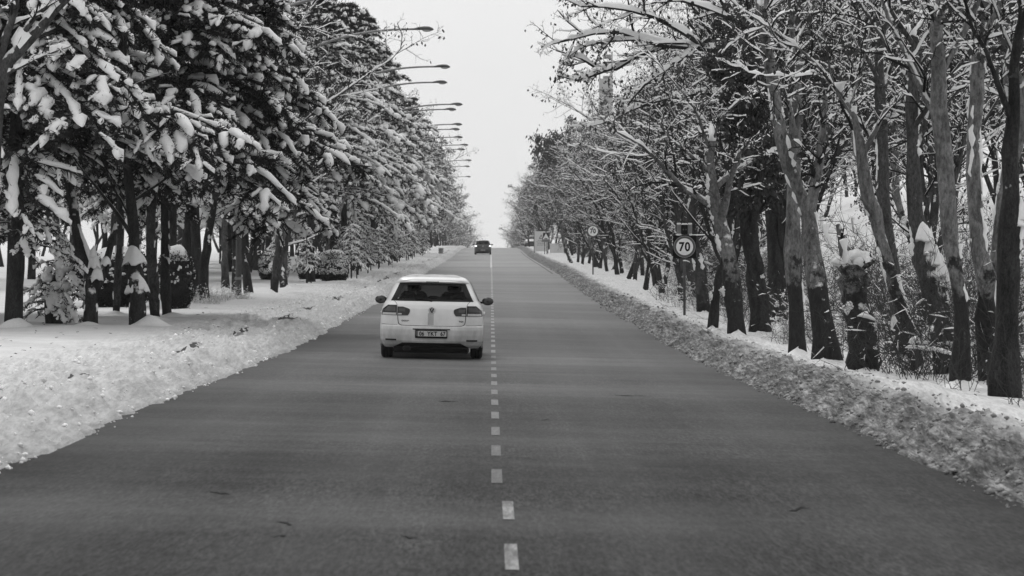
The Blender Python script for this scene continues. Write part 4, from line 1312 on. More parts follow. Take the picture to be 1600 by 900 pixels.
# left conifers: nearest ones individually
NC = [(-9.16, 57.3, 0, .92, 'broad snow laden conifer nearest at the far left, over the thick trunk'),
      (-7.1, 63.2, 1, .95, 'low sweeping snow laden conifer over the black forked trunk'),
      (-11.5, 66, 1, 1.0, 'snow laden conifer behind the nearest one at the far left'),
      (-7.2, 66.3, 0, .92, 'snow laden conifer whose white drooping boughs hang over the clipped hedge')]
for ni, (x, d, kk, sc, lab) in enumerate(NC):
    put(CONBIG[kk], 'conifer', lab, 'tree', (x, d, gh(x, d)), prs.uniform(0, 6.28), sc, None, skip=() if ni == 2 else ('trunk',))
d = 80.; k = 0
while d < 430:
    x = -7.3 + prs.normal(0, .3)
    if d < 92: x = -8.6
    stretch = 'just past the near group' if d < 135 else 'in the middle stretch, above the line of saplings' if d < 230 else 'far along towards the crest'
    if (95 < d < 114) or k % 4 == 2 or d > 190 and k % 2:
        rowtree(BARE[[2, 3, 1][k % 3]], 'bare_tree', ('bare tree, ' + ORD[min(nbare, 19)] + ' among the conifers of the left row, counting towards the crest') if d < 230 else 'bare snow lined tree of the left row ' + stretch, 'tree', x, d, 'bare trees of the left row ' + stretch, 1.05); nbare += 1
    else:
        rowtree(CON[k % 3], 'conifer', ('snow laden conifer, ' + ORD[min(ncon, 19)] + ' of the left row counting on from the near group') if d < 230 else 'snow laden conifer of the left row ' + stretch, 'tree', x, d, 'conifers of the left row ' + stretch, (.84 if d < 130 else .93) + .08 * prs.random()); ncon += 1
    d += 6.8 + prs.random() * 1.6 + d * .006; k += 1
for x0, dd0, step, lab, grp, conf in [(-12.5, 112, 8, 'snow laden conifer in the second row left of the road', 'second row of conifers left', 1), (-18, 125, 10, 'bare tree in the third row left of the road', 'third row of trees left', 0),
                               (-17.5, 104, 13, 'conifer standing deep in the park left of the road', 'conifers deep in the left park', 1), (-25, 110, 13, 'bare tree deep in the park left of the road', 'bare trees deep in the left park', 0), (-34, 160, 18, 'rear tree of the park left of the road', 'rear trees of the left park', 0)]:
    d = dd0
    while d < 300:
        x = x0 + prs.normal(0, 1.0)
        if x > (-40 - VX) / F * d - 3:
            if conf: rowtree(CON[prs.integers(0, 3)], 'conifer', lab, 'tree', x, d, grp, .85 + .2 * prs.random())
            else: rowtree(BARE[prs.integers(0, 4)], 'bare_tree', lab, 'tree', x, d, grp, .9 + .2 * prs.random(), skip=('snow_mound',))
        d += step * (.75 + .5 * prs.random()) + d * .01

# both rows continued out of view: unseen trees added to block light from behind
for side, xx in ((1, 7.2), (-1, -8.6), (1, 12.5), (-1, -14.5)):
    for k in range(3):
        d = 22 - k * 9.5 + prs.normal(0, 1)
        x = xx + prs.normal(0, .5) + side * max(0, d) * .05
        if side > 0: rowtree(BARE[k % 4], 'bare_tree', 'unseen bare tree added beside or behind the viewpoint to block light, right', 'tree', x, d, 'added light blocking trees right, out of view', 1.0, skip=('snow_mound',))
        else: rowtree(CON[k % 3], 'conifer', 'unseen conifer added beside or behind the viewpoint to block light, left', 'tree', x, d, 'added light blocking trees left, out of view', .95)
# ------------------------------------------------------------------ lettering
def text_geo(body, height, sx=1.0, bold=0.0, ext=.002, gap=1.0):
    cu = bpy.data.curves.new('lettering', 'FONT')
    cu.body = body; cu.size = 1; cu.align_x = 'CENTER'; cu.offset = bold; cu.extrude = ext; cu.resolution_u = 4
    cu.space_character = gap
    o = bpy.data.objects.new('lettering', cu)
    me = bpy.data.meshes.new_from_object(o)
    bpy.data.objects.remove(o)
    v = np.empty(len(me.vertices) * 3); me.vertices.foreach_get('co', v); v = v.reshape(-1, 3)
    h = v[:, 1].max() - v[:, 1].min()
    s = height / h
    v[:, 0] -= (v[:, 0].max() + v[:, 0].min()) / 2; v[:, 1] -= (v[:, 1].max() + v[:, 1].min()) / 2
    v2 = np.stack([v[:, 0] * s * sx, -v[:, 2], v[:, 1] * s], -1)     # stands upright, faces -Y
    return me, v2

def lettering(name, body, height, loc, mat, parent, sx=1., bold=.02, gap=1.0, depth=None, rx=0):
    me, v = text_geo(body, height, sx, bold, .002, gap)
    if depth is not None:
        v[:, 1] += depth(v[:, 0], v[:, 2])
    me.vertices.foreach_set('co', v.astype(np.float32).ravel())
    me.materials.clear(); me.materials.append(mat); me.update()
    o = ob(name, me, parent); o.location = loc; o.rotation_euler = (rx, 0, 0)
    return o

M_BLACK = plain('black_plate', .005, rough=.85, spec=.1)
M_RING = plain('sign_ring_paint', .085, rough=.45)
M_FACE = plain('reflective_sign_face', .88, rough=.5, var=.05, bscale=8)
M_POLE = plain('dull_grey_steel', .06, rough=.55, metal=.2, var=.2, bscale=20)
M_GALV = plain('galvanised_steel', .22, rough=.5, metal=.3, var=.12, bscale=10)
M_HEAD = plain('lamp_housing', .07, rough=.5)
M_LENS = plain('lamp_lens', .35, rough=.2)

def disc(g, c, r, y0, y1, k=40, r_in=0, mat=0):
    th = np.linspace(0, 2 * np.pi, k, endpoint=False)
    ring = lambda rr, y: np.stack([c[0] + rr * np.cos(th), np.full(k, y), c[1] + rr * np.sin(th)], -1)
    rows = [ring(max(r_in, 1e-4), y0), ring(r - .002, y0), ring(r, y0 + .002), ring(r, y1)]
    rows.append(ring(max(r_in, 1e-4), y1))
    if r_in: rows.append(rows[0])
    g.grid(np.stack(rows, 1), mat=mat, close_u=True, flip=False)

def speed_sign(px, py, d, square, lab):
    x = pt(px, d); z0 = gh(x, d)
    zc = CAMZ + (VY - py) / F * d - z0
    r = empty('speed_sign', (x, d, z0)); tag(r, lab, 'road sign')
    p = Geo(); p.cyl((0, 0, -.3), (0, 0, zc + (.30 if square else .2)), .034, k=14)
    ob('post', p.mesh('post', M_POLE), r)
    y = -.045
    if square:
        b = Geo(); b.box((0, y + .006, zc), (.605, .012, .605), bev=.004); ob('backing_plate', b.mesh('backing_plate', M_BLACK, False), r)
        u = Geo(); u.box((0, -.01, zc + .45), (.16, .13, .25), bev=.012)
        lb = ob('lamp_box', u.mesh('lamp_box', M_BLACK, False), r)
        for sx in (-.035, .035):
            v = Geo(); disc(v, (sx, zc + .45), .022, -.080, -.07, 12); ob('lens', v.mesh('lens', M_POLE), lb)
        for sx in (-1, 1):
            u = Geo(); u.box((sx * .145, .03, zc + .46), (.115, .02, .26), bev=.006); ob('side_panel', u.mesh('side_panel', M_GALV, False), r)
        for cc, rr in (((0, -.01, zc + .585), (.09, .07, .035)), ((-.15, -.03, zc + .315), (.08, .04, .03)), ((.16, -.03, zc + .315), (.05, .04, .03)), ((-.145, .03, zc + .60), (.06, .03, .03)), ((.145, .03, zc + .60), (.06, .03, .03))):
            s = Geo(); s.ball(cc, rr, 12, 6, .2, 1); ob('snow_cap', s.mesh('snow_cap', M_SNOW), r)
        rad = .287; rin = .222
    else:
        rad = .30; rin = .245
        s = Geo(); s.ball((0, -.03, zc + .305), (.14, .025, .018), 12, 6, .2, 1); ob('snow_cap', s.mesh('snow_cap', M_SNOW), r)
    g = Geo(); disc(g, (0, zc), rad, y - .010, y, 48, rin); ob('ring', g.mesh('ring', M_RING, False), r)
    if square:
        g = Geo(); disc(g, (0, zc), rad, y - .013, y - .009, 48, rad - .012); ob('ring_edge', g.mesh('ring_edge', M_FACE2, False), r)
    g = Geo(); disc(g, (0, zc), rin + .003, y - .008, y, 48); ob('sign_face', g.mesh('sign_face', M_FACE, False), r)
    lettering('numerals', '70', .25 if square else .24, (0, y - .0105, zc), M_BLACK, r, sx=.86, bold=.03, gap=1.12)
    for zz in (zc - .16, zc + .16):
        c = Geo(); c.box((0, -.01, zz), (.10, .075, .035), bev=.004); ob('clamp', c.mesh('clamp', M_GALV, False), r)
M_FACE2 = plain('sign_edge_line', .30, rough=.5)
speed_sign(1069.5, 385.5, 78, True, 'square black speed limit sign 70 with a small lamp box on top')
speed_sign(926.5, 361, 147, False, 'plain round speed limit sign 70 on a thin post, farther along the right verge')

def warning_sign():
    d = 282; x = pt(853, d); z0 = gh(x, d); zc = CAMZ + (VY - 371) / F * d - z0
    r = empty('warning_sign', (x, d, z0)); tag(r, 'small triangular warning sign on black backing, in front of the white notice board', 'road sign')
    for sx in (-.12, .10):
        p = Geo(); p.cyl((sx, 0, -.3), (sx, 0, zc + .1), .035, k=8); ob('post', p.mesh('post', M_POLE), r)
    b = Geo(); b.box((0, -.05, zc + .16), (.56, .012, .56)); ob('backing_plate', b.mesh('backing_plate', M_BLACK, False), r)
    u = Geo(); u.box((.02, -.02, zc + .52), (.10, .1, .17), bev=.01); ob('lamp_box', u.mesh('lamp_box', M_BLACK, False), r)
    def tri(s, y0, y1, nm, m):
        h = .40 * s; v = [(-h, y0, -h * .62), (h, y0, -h * .62), (0, y0, h * 1.15)]
        w = [(a, y1, c) for a, _, c in v]; g = Geo(); q = np.array([(a, b_, c + zc + .02) for a, b_, c in v + w])
        g.add(q, [[0, 1, 4, 3], [1, 2, 5, 4], [2, 0, 3, 5]], [[0, 2, 1], [3, 4, 5]]); ob(nm, g.mesh(nm, m, False), r)
    tri(1.0, -.072, -.060, 'ring', M_RING); tri(.78, -.080, -.070, 'sign_face', M_FACE)
    g = Geo(); g.box((0, -.086, zc - .11), (.30, .006, .06)); g.ball((-.07, -.084, zc - .085), (.05, .004, .03), 8, 5); g.ball((.07, -.084, zc - .085), (.05, .004, .03), 8, 5)
    ob('bump_symbol', g.mesh('bump_symbol', M_BLACK), r)
    g = Geo(); g.box((0, -.06, zc - .33), (.78, .012, .20), bev=.003); ob('lower_plate', g.mesh('lower_plate', M_GALV, False), r)
warning_sign()

def notice_board():
    d = 303; x = pt(845.5, d); z0 = gh(x, d); top = CAMZ + (VY - 362) / F * d - z0
    r = empty('notice_board', (x, d, z0)); tag(r, 'tall white notice board with a warning triangle and lines of print, behind the triangle sign', 'board')
    for sx in (-.70, .70):
        p = Geo(); p.box((sx, 0, top / 2 - .1), (.09, .09, top + .2)); ob('post', p.mesh('post', M_POLE, False), r)
    h = top - .15
    g = Geo(); g.box((0, -.06, .15 + h / 2), (1.36, .04, h), bev=.006); ob('panel', g.mesh('panel', M_BOARD, False), r)
    g = Geo(); g.box((0, -.05, top + .02), (1.5, .08, .05)); ob('top_rail', g.mesh('top_rail', M_BOARD, False), r)
    g = Geo(); zt = top - .52
    v = np.array([(-.24, -.085, zt - .2), (.24, -.085, zt - .2), (0, -.085, zt + .24), (-.13, -.085, zt - .13), (.13, -.085, zt - .13), (0, -.085, zt + .11)])
    g.add(v, [[0, 1, 4, 3], [1, 2, 5, 4], [2, 0, 3, 5]]); ob('triangle_print', g.mesh('triangle_print', M_RING, False), r)
    g = Geo()
    for k, (w, s) in enumerate([(.7, .4), (.95, .32), (.8, .25), (.95, .20)]):
        n = int(w / .12)
        for j in range(n):
            g.box((-w / 2 + (j + .5) * w / n, -.082, top - .88 - k * .16), (w / n * .72, .004, .05))
    ob('print', g.mesh('print', M_RING, False), r)['kind'] = 'stuff'
M_BOARD = plain('white_board', .68, rough=.5)
notice_board()

def low_wall():
    d = 306; x0, x1 = pt(859, d), pt(882, d); xc = (x0 + x1) / 2; z0 = gh(xc, d); top = CAMZ + (VY - 381.5) / F * d - z0
    r = empty('low_wall', (xc, d, z0)); tag(r, 'short pale wall capped with snow, right of the notice board', 'wall')
    g = Geo(); g.box((0, 0, top / 2 - .2), (x1 - x0, .3, top + .35), bev=.01); ob('wall_body', g.mesh('wall_body', M_BOARD, False), r)
    g = Geo(); g.box((0, 0, top + .03), (x1 - x0 + .08, .38, .10), bev=.04); ob('snow_cap', g.mesh('snow_cap', M_SNOW), r)
    for (px, py, dd, h, lab) in [(884.5, 396, 296, .95, 'dark stub post at the end of the short pale wall'), (887.7, 406, 225, .34, 'small dark marker post low in the snow below the stub post')]:
        x = pt(px, dd); z = gh(x, dd)
        g = Geo(); g.cyl((0, 0, -.2), (0, 0, h), .06, .05, k=8)
        g.cyl((0, 0, h), (0, 0, h + .03), .05, .02, k=8)
        o = empty('marker_post', (x, dd, z)); tag(o, lab, 'post'); ob('post', g.mesh('post', M_POLE), o)
        s = Geo(); s.ball((0, 0, h + .04), (.06, .06, .035), 8, 6, .2, 1); ob('snow_cap', s.mesh('snow_cap', M_SNOW), o)
low_wall()

def litter_bin():
    d = 292; x = pt(689, d); z = gh(x, d)
    r = empty('litter_bin', (x, d, z)); tag(r, 'small grey litter bin with a snow cap on the left verge near the crest', 'litter bin')
    g = Geo(); g.tube([(0, 0, .08), (0, 0, .3), (0, 0, .55)], [.17, .19, .21], 16); ob('drum', g.mesh('drum', M_GALV), r)
    g = Geo(); g.tube([(0, 0, .55), (0, 0, .585)], [.225, .225], 16); ob('rim', g.mesh('rim', M_POLE), r)
    for sx in (-1, 1):
        g = Geo(); g.cyl((sx * .22, 0, -.2), (sx * .22, 0, .62), .018, k=6); ob('leg', g.mesh('leg', M_POLE), r)
    g = Geo(); g.ball((0, 0, .60), (.21, .21, .10), 14, 7, .15, 3); ob('snow_cap', g.mesh('snow_cap', M_SNOW), r)
litter_bin()

# ------------------------------------------------------------------ street lamps: each head where its head is seen
def lamp_kind():
    Hh = 9.2
    g = Geo(); g.tube([(-1.3, 0, -.3), (-1.3, 0, 1.2), (-1.3, 0, Hh - 1.15)], [.10, .085, .06], 12)
    pole = g.mesh('pole', M_POLE)
    s = np.linspace(0, 1, 12)
    arm = np.stack([-1.3 + 4.7 * s, 0 * s, Hh - 1.15 + 1.15 * (1 - (1 - s) ** 2.4)], -1)
    g = Geo(); g.tube(arm, np.linspace(.058, .036, 12), 10); armm = g.mesh('arm', M_GALV)
    g = Geo()
    P = np.array([(3.30, 0, Hh), (3.40, 0, Hh + .01), (3.5, 0, Hh + .025), (3.68, 0, Hh + .035), (3.86, 0, Hh + .02), (3.98, 0, Hh - .01), (4.02, 0, Hh - .02)])
    g.tube(P, [.045, .075, .095, .115, .115, .075, .01], 12, squash=.62); hd = g.mesh('lamp_head', M_HEAD)
    g = Geo(); g.ball((3.78, 0, Hh - .045), (.17, .085, .055), 12, 7); ln = g.mesh('lens', M_LENS)
    g = Geo(); g.box((-1.3, 0, .55), (.22, .2, .1), bev=.02); cl = g.mesh('collar', M_GALV, False)
    return pole, armm, hd, ln, cl, Hh
LK = lamp_kind()
def lamp(px, py, lab, d=None):
    up = 7.4
    if d is None:
        d = up * F / (VY - py)
    else:
        up = (VY - py) / F * d
    xh = pt(px, d) - 3.95
    zt = CAMZ + up
    r = empty('street_lamp', (xh, d, zt - LK[5]), R(random.uniform(-4, 4)))
    tag(r, lab, 'street lamp', 'street lamps along the left verge')
    ob('pole', LK[0], r); ob('arm', LK[1], r); h = ob('lamp_head', LK[2], r); ob('lens', LK[3], h); ob('collar', LK[4], r)
LAMPS = [(645, -14, 'nearest street lamp, its arm crossing the top edge above the left trees'),
         (675, 46, 'street lamp whose arm comes out of the twigs, second from the top edge'),
         (701, 104, 'street lamp with a long bare arm clear against the sky, third counting down'),
         (697, 129, 'street lamp just under the longest bare arm, fourth counting down'),
         (721, 163, 'street lamp fifth counting down, upper one of the second pair'),
         (711, 171, 'street lamp sixth counting down, lower one of the second pair'),
         (721, 194.5, 'street lamp seventh counting down, upper one of the third pair'),
         (717, 202, 'street lamp eighth counting down, lower one of the third pair'),
         (722, 214.5, 'street lamp ninth counting down, its head just above a leafy twig tip'),
         (730.5, 226.5, 'street lamp tenth counting down, upper one of the fourth pair'),
         (725.5, 233.5, 'street lamp eleventh counting down, lower one of the fourth pair'),
         (736, 250.5, 'tiny distant street lamp, twelfth counting down'),
         (733, 260, 'tiny distant street lamp, thirteenth counting down'),
         (735, 276, 'tiny distant street lamp, the lowest one clear of the trees')]
for px, py, lab in LAMPS:
    lamp(px, py, lab)
lamp(747, 372.5, 'far street lamp beyond the crest, level with the roof of the dark car', 720)
lamp(738, 352, 'faint street lamp beyond the crest, just above the far left crowns', 560)

# ------------------------------------------------------------------ tall slim tower in the haze
def tower():
    d = 640; xc = pt(946.5, d); s = F / d; w = 21 / s
    z0 = gh(xc, d); top = CAMZ + (VY - 74) / s - z0
    r = empty('tower', (xc, d, z0 - 1)); tag(r, 'slim pale concrete tower rising in the haze behind the right hand trees', 'tower')
    g = Geo(); g.box((0, 0, top * .43), (w, w, top * .86)); ob('shaft', g.mesh('shaft', M_CONC, False), r)
    for zc in (.56, .68, .80):
        g = Geo(); g.box((0, 0, top * zc), (w + .16, w + .16, .5)); ob('band', g.mesh('band', M_CONC2, False), r)
    for sx in (-1, 1):
        for sy in (-1, 1):
            g = Geo(); g.box((sx * (w / 2 - .12), sy * (w / 2 - .12), top * .93), (.22, .22, top * .14)); ob('corner_post', g.mesh('corner_post', M_CONC, False), r)
    for k in range(4):
        g = Geo(); g.box((.25, 0, top * (.865 + .037 * k)), (w * .55, w * .8, .8)); ob('platform', g.mesh('platform', M_CONC2, False), r)
    for k in range(7):
        g = Geo(); g.box((0, -w / 2 - .02, top * (.46 + .055 * k)), (w * .34, .1, 1.0)); ob('window', g.mesh('window', M_CONC3, False), r)
M_CONC = plain('weathered_concrete', .30, rough=.9, var=.12, bscale=.6)
M_CONC2 = plain('dark_concrete_band', .17, rough=.9)
M_CONC3 = plain('tower_glass', .08, rough=.3)
tower()

# ------------------------------------------------------------------ cars
def paint(name, v, coat=.7, dirt=.0, ground=0.0):
    m, n, l, b = new_mat(name)
    tc = n.new('ShaderNodeTexCoord'); P = tc.outputs['Object']
    sp = n.new('ShaderNodeSeparateXYZ'); l.new(P, sp.inputs[0])
    film = noise(n, l, P, 3.5, 5, .65, (1, 1, .35))
    low = n.new('ShaderNodeMapRange'); low.inputs['From Min'].default_value = 1.05; low.inputs['From Max'].default_value = .15
    l.new(sp.outputs[2], low.inputs[0])
    am = math_n(n, l, 'MULTIPLY', math_n(n, l, 'MULTIPLY', low.outputs[0], ramp(n, l, film, [(.25, .25), (.7, 1)])), dirt, True)
    # the dribble of road dirt below the badge
    bx = math_n(n, l, 'MULTIPLY', math_n(n, l, 'LESS_THAN', math_n(n, l, 'ABSOLUTE', math_n(n, l, 'ADD', sp.outputs[0], math_n(n, l, 'MULTIPLY', film, .03))), .05), math_n(n, l, 'LESS_THAN', sp.outputs[2], .81))
    bx = math_n(n, l, 'MULTIPLY', bx, math_n(n, l, 'GREATER_THAN', sp.outputs[2], .60))
    am = math_n(n, l, 'ADD', am, math_n(n, l, 'MULTIPLY', bx, dirt * .45), True)
    col = mixf(n, l, v, ground, am)
    l.new(col, b.inputs['Base Color'])
    b.inputs['Roughness'].default_value = .38
    b.inputs['Coat Weight'].default_value = coat
    b.inputs['Coat Roughness'].default_value = .12
    rr = n.new('ShaderNodeMapRange'); rr.inputs['To Min'].default_value = .32; rr.inputs['To Max'].default_value = .7
    l.new(am, rr.inputs[0]); l.new(rr.outputs[0], b.inputs['Roughness'])
    return m
M_WHITEP = paint('white_car_paint', .78, .6, 1.0, .17)
M_DARKP = paint('dark_car_paint', .022, .7, .5, .08)
M_TYRE = plain('tyre_rubber', .012, rough=.85, bump=.4, bscale=40)
M_RIM = plain('wheel_rim', .22, rough=.35, metal=.7)
M_PLAST = plain('black_plastic', .007, rough=.8, spec=.15)
M_TRIM = plain('gloss_black_trim', .006, rough=.3, spec=.2)
M_LAMPD = plain('smoked_lamp_lens', .014, rough=.18, spec=.4)
M_LAMPC = plain('clear_lamp_lens', .42, rough=.15, coat=.6)
M_LAMPM = plain('inner_lamp_lens', .05, rough=.2)
M_CHROME = plain('chrome', .62, rough=.3, metal=.3)
M_PLATE = plain('number_plate_face', .48, rough=.45)
M_SEAT = plain('seat_fabric', .02, rough=.95)
M_COAT = plain('dark_winter_coat', .018, rough=.95)
M_HAIR = plain('dark_hair', .012, rough=.8)
M_SKIN = plain('skin', .30, rough=.6)
M_LIT = plain('lit_lamp', .8, rough=.3, emit=1.5)
M_CARSNOW = plain('thin_car_snow', .52, rough=.8, spec=.1, var=.15, bscale=5)
M_SEAM = plain('panel_gap', .02, rough=.9)
M_UNDER = plain('underbody', .012, rough=.9)
def glass_mat(name, tint):
    m, n, l, b = new_mat(name)
    n.remove(b)
    o = [x for x in n if x.type == 'OUTPUT_MATERIAL'][0]
    t = n.new('ShaderNodeBsdfTransparent'); t.inputs[0].default_value = g3(tint)
    gl = n.new('ShaderNodeBsdfGlossy'); gl.inputs['Color'].default_value = g3(1); gl.inputs['Roughness'].default_value = .05
    f = n.new('ShaderNodeFresnel'); f.inputs[0].default_value = 1.16
    mm = n.new('ShaderNodeMixShader'); l.new(f.outputs[0], mm.inputs[0]); l.new(t.outputs[0], mm.inputs[1]); l.new(gl.outputs[0], mm.inputs[2])
    l.new(mm.outputs[0], o.inputs[0])
    return m
M_GLASS = glass_mat('tinted_glass', .80)
M_GLASSW = glass_mat('windscreen_glass', .92)

class Body:
    """hatchback shell: a stack of plan outlines, rounded at the corners. y=0 is the tail, the nose points to +Y"""
    def __init__(s, prof, L=4.2):
        p = np.array(prof, float); s.z = p[:, 0]; s.w = p[:, 1]; s.r = p[:, 2]; s.f = p[:, 3]; s.L = L
    def W(s, z): return np.interp(z, s.z, s.w)
    def rear(s, x, z):
        x = np.abs(np.asarray(x, float)); w = s.W(z); r = np.interp(z, s.z, s.r)
        green = sstep(.98, 1.12, z)
        a = .42 * (1 - green) + .20 * green; b = .36 * (1 - green) + .26 * green
        a = np.minimum(a, w * .8)
        u = np.clip((x - (w - a)) / a, 0, .9999); n_ = 2.5
        return r + .05 * np.clip(x / w, 0, 1) ** 2 + b * (1 - (1 - u ** n_) ** (1 / n_))
    def front(s, x, z):
        x = np.abs(np.asarray(x, float)); w = s.W(z) * .97; f = np.interp(z, s.z, s.f)
        a = .45; b = .5
        u = np.clip((x - (w - a)) / a, 0, .9999)
        return f - .10 * np.clip(x / w, 0, 1) ** 2 - b * (1 - (1 - u ** 2.3) ** (1 / 2.3))
    def shell(s, wheels, wr, holes=True):
        zz = np.unique(np.concatenate([np.linspace(s.z[0], s.z[-1], 66), s.z, [1.035, 1.315]]))
        u = np.concatenate([np.linspace(0, .55, 9)[:-1], .55 + .45 * (1 - (1 - np.linspace(0, 1, 16)) ** 2.0)])
        rows = []
        for z in zz:
            w = float(s.W(z)); x = u * w
            yr = s.rear(x, z)
            yf = s.front(x[::-1] * .97, z)
            ys = np.linspace(yr[-1], yf[0], 40)[1:-1]
            side = np.stack([w * (1 - .03 * sstep(yf[0] - 1.2, yf[0], ys)), ys], -1)
            half = np.concatenate([np.stack([x, yr], -1), side, np.stack([x[::-1] * .97, yf], -1)])
            full = np.concatenate([half, (half * [-1, 1])[::-1][1:-1]])
            rows.append(np.concatenate([full, np.full((len(full), 1), z)], 1))
        P = np.stack(rows, 1)                      # around x up
        n, m = P.shape[:2]
        V = P.reshape(-1, 3); idx = np.arange(n * m).reshape(n, m)
        i2 = np.roll(idx, -1, 0)
        q = np.stack([idx[:, :-1], i2[:, :-1], i2[:, 1:], idx[:, 1:]], -1).reshape(-1, 4)
        c = V[q].mean(1)
        keep = np.ones(len(q), bool)
        for wy in wheels:
            keep &= ~((np.hypot(c[:, 1] - wy, c[:, 2] - wr) < wr + .045) & (np.abs(c[:, 0]) > .6))
        if holes:
            ry = s.rear(c[:, 0], c[:, 2]); fy = s.front(c[:, 0], c[:, 2]); wz = s.W(c[:, 2])
            keep &= ~((c[:, 2] > 1.035) & (c[:, 2] < 1.315) & (np.abs(c[:, 0]) < wz - .10) & (np.abs(c[:, 1] - ry) < .12))
            keep &= ~((c[:, 2] > 1.02) & (c[:, 2] < 1.36) & (np.abs(c[:, 0]) < wz - .10) & (np.abs(c[:, 1] - fy) < .2))
        g = Geo(); g.add(V, q[keep])
        top = P[:, -1]; cen = top.mean(0) + [0, 0, .012]
        for fr in (.5,):
            mid = cen + (top - cen) * fr + [0, 0, .004]
            b0 = g.n; g.add(np.concatenate([top, mid, [cen]]), [[i, (i + 1) % n, n + (i + 1) % n, n + i] for i in range(n)], [[n + i, n + (i + 1) % n, 2 * n] for i in range(n)])
        return g, P

def panel(body, zr, left, right, off, depth=.012, nx=24, nz=12, face='rear'):
    """a thin solid panel lying on the shell, between left(z) and right(z)"""
    g = Geo(); zz = np.linspace(*zr, nz)
    X = np.stack([np.linspace(left(z), right(z), nx) for z in zz], 1); Z = np.tile(zz, (nx, 1))
    fy = body.rear(X, Z) if face == 'rear' else body.front(X, Z)
    sg = -1 if face == 'rear' else 1
    A = np.stack([X, fy + sg * off, Z], -1); B = np.stack([X, fy + sg * (off - depth), Z], -1)
    g.grid(A, flip=(face != 'rear'))
    for s0, s1 in ((A[0], B[0]), (A[-1], B[-1]), (A[:, 0], B[:, 0]), (A[:, -1], B[:, -1])):
        g.grid(np.stack([s0, s1], 1))
    return g

def wheel(parent, x, y, r, w, name='wheel'):
    sg = 1 if x > 0 else -1
    o = ob(name, None, parent) if False else None
    g = Geo()
    th = np.linspace(0, 2 * np.pi, 40, endpoint=False)
    prof = [(-w / 2, r * .66), (-w / 2 + .004, r * .86), (-w / 2 + .02, r * .965), (-w / 2 + .05, r), (-.03, r), (-.028, r - .008), (-.018, r - .008), (-.016, r), (.016, r), (.018, r - .008), (.028, r - .008), (.03, r), (w / 2 - .05, r), (w / 2 - .02, r * .965), (w / 2 - .004, r * .86), (w / 2, r * .66)]
    P = np.stack([np.stack([np.full(40, a), rr * np.cos(th), rr * np.sin(th)], -1) for a, rr in prof], 1)
    g.grid(P, close_u=True)
    tyre = ob(name, g.mesh('tyre', M_TYRE), parent); tyre.location = (x, y, r)
    g = Geo()
    prof = [(sg * (w / 2 - .012), .02), (sg * (w / 2 - .014), r * .2), (sg * (w / 2 - .05), r * .3), (sg * (w / 2 - .05), r * .56), (sg * (w / 2 - .008), r * .62), (sg * (w / 2 - .004), r * .67), (-sg * w / 2, r * .67), (-sg * w / 2, .02)]
    P = np.stack([np.stack([np.full(40, a), rr * np.cos(th), rr * np.sin(th)], -1) for a, rr in prof], 1)
    g.grid(P, close_u=True)
    for k in range(5):
        an = k * 2 * np.pi / 5
        g.cyl((sg * (w / 2 - .03), 0, 0), (sg * (w / 2 - .03), math.cos(an) * r * .62, math.sin(an) * r * .62), .035, .025, k=6)
    ob('rim', g.mesh('rim', M_RIM), tyre)

HATCH = [(.20, .815, .10, 4.10), (.25, .855, .045, 4.15), (.32, .880, .012, 4.19), (.42, .890, 0, 4.2), (.52, .893, .0, 4.2), (.575, .893, .012, 4.18), (.60, .890, .045, 4.17),
         (.68, .889, .060, 4.12), (.78, .884, .075, 4.02), (.88, .868, .095, 3.75), (.95, .845, .125, 3.4), (.99, .822, .155, 3.2), (1.03, .795, .195, 3.1), (1.10, .760, .25, 2.95), (1.20, .715, .33, 2.72),
         (1.28, .680, .39, 2.52), (1.33, .655, .405, 2.4), (1.355, .640, .36, 2.35), (1.385, .615, .35, 2.27), (1.415, .575, .39, 2.18), (1.44, .515, .50, 2.0), (1.455, .43, .66, 1.85)]

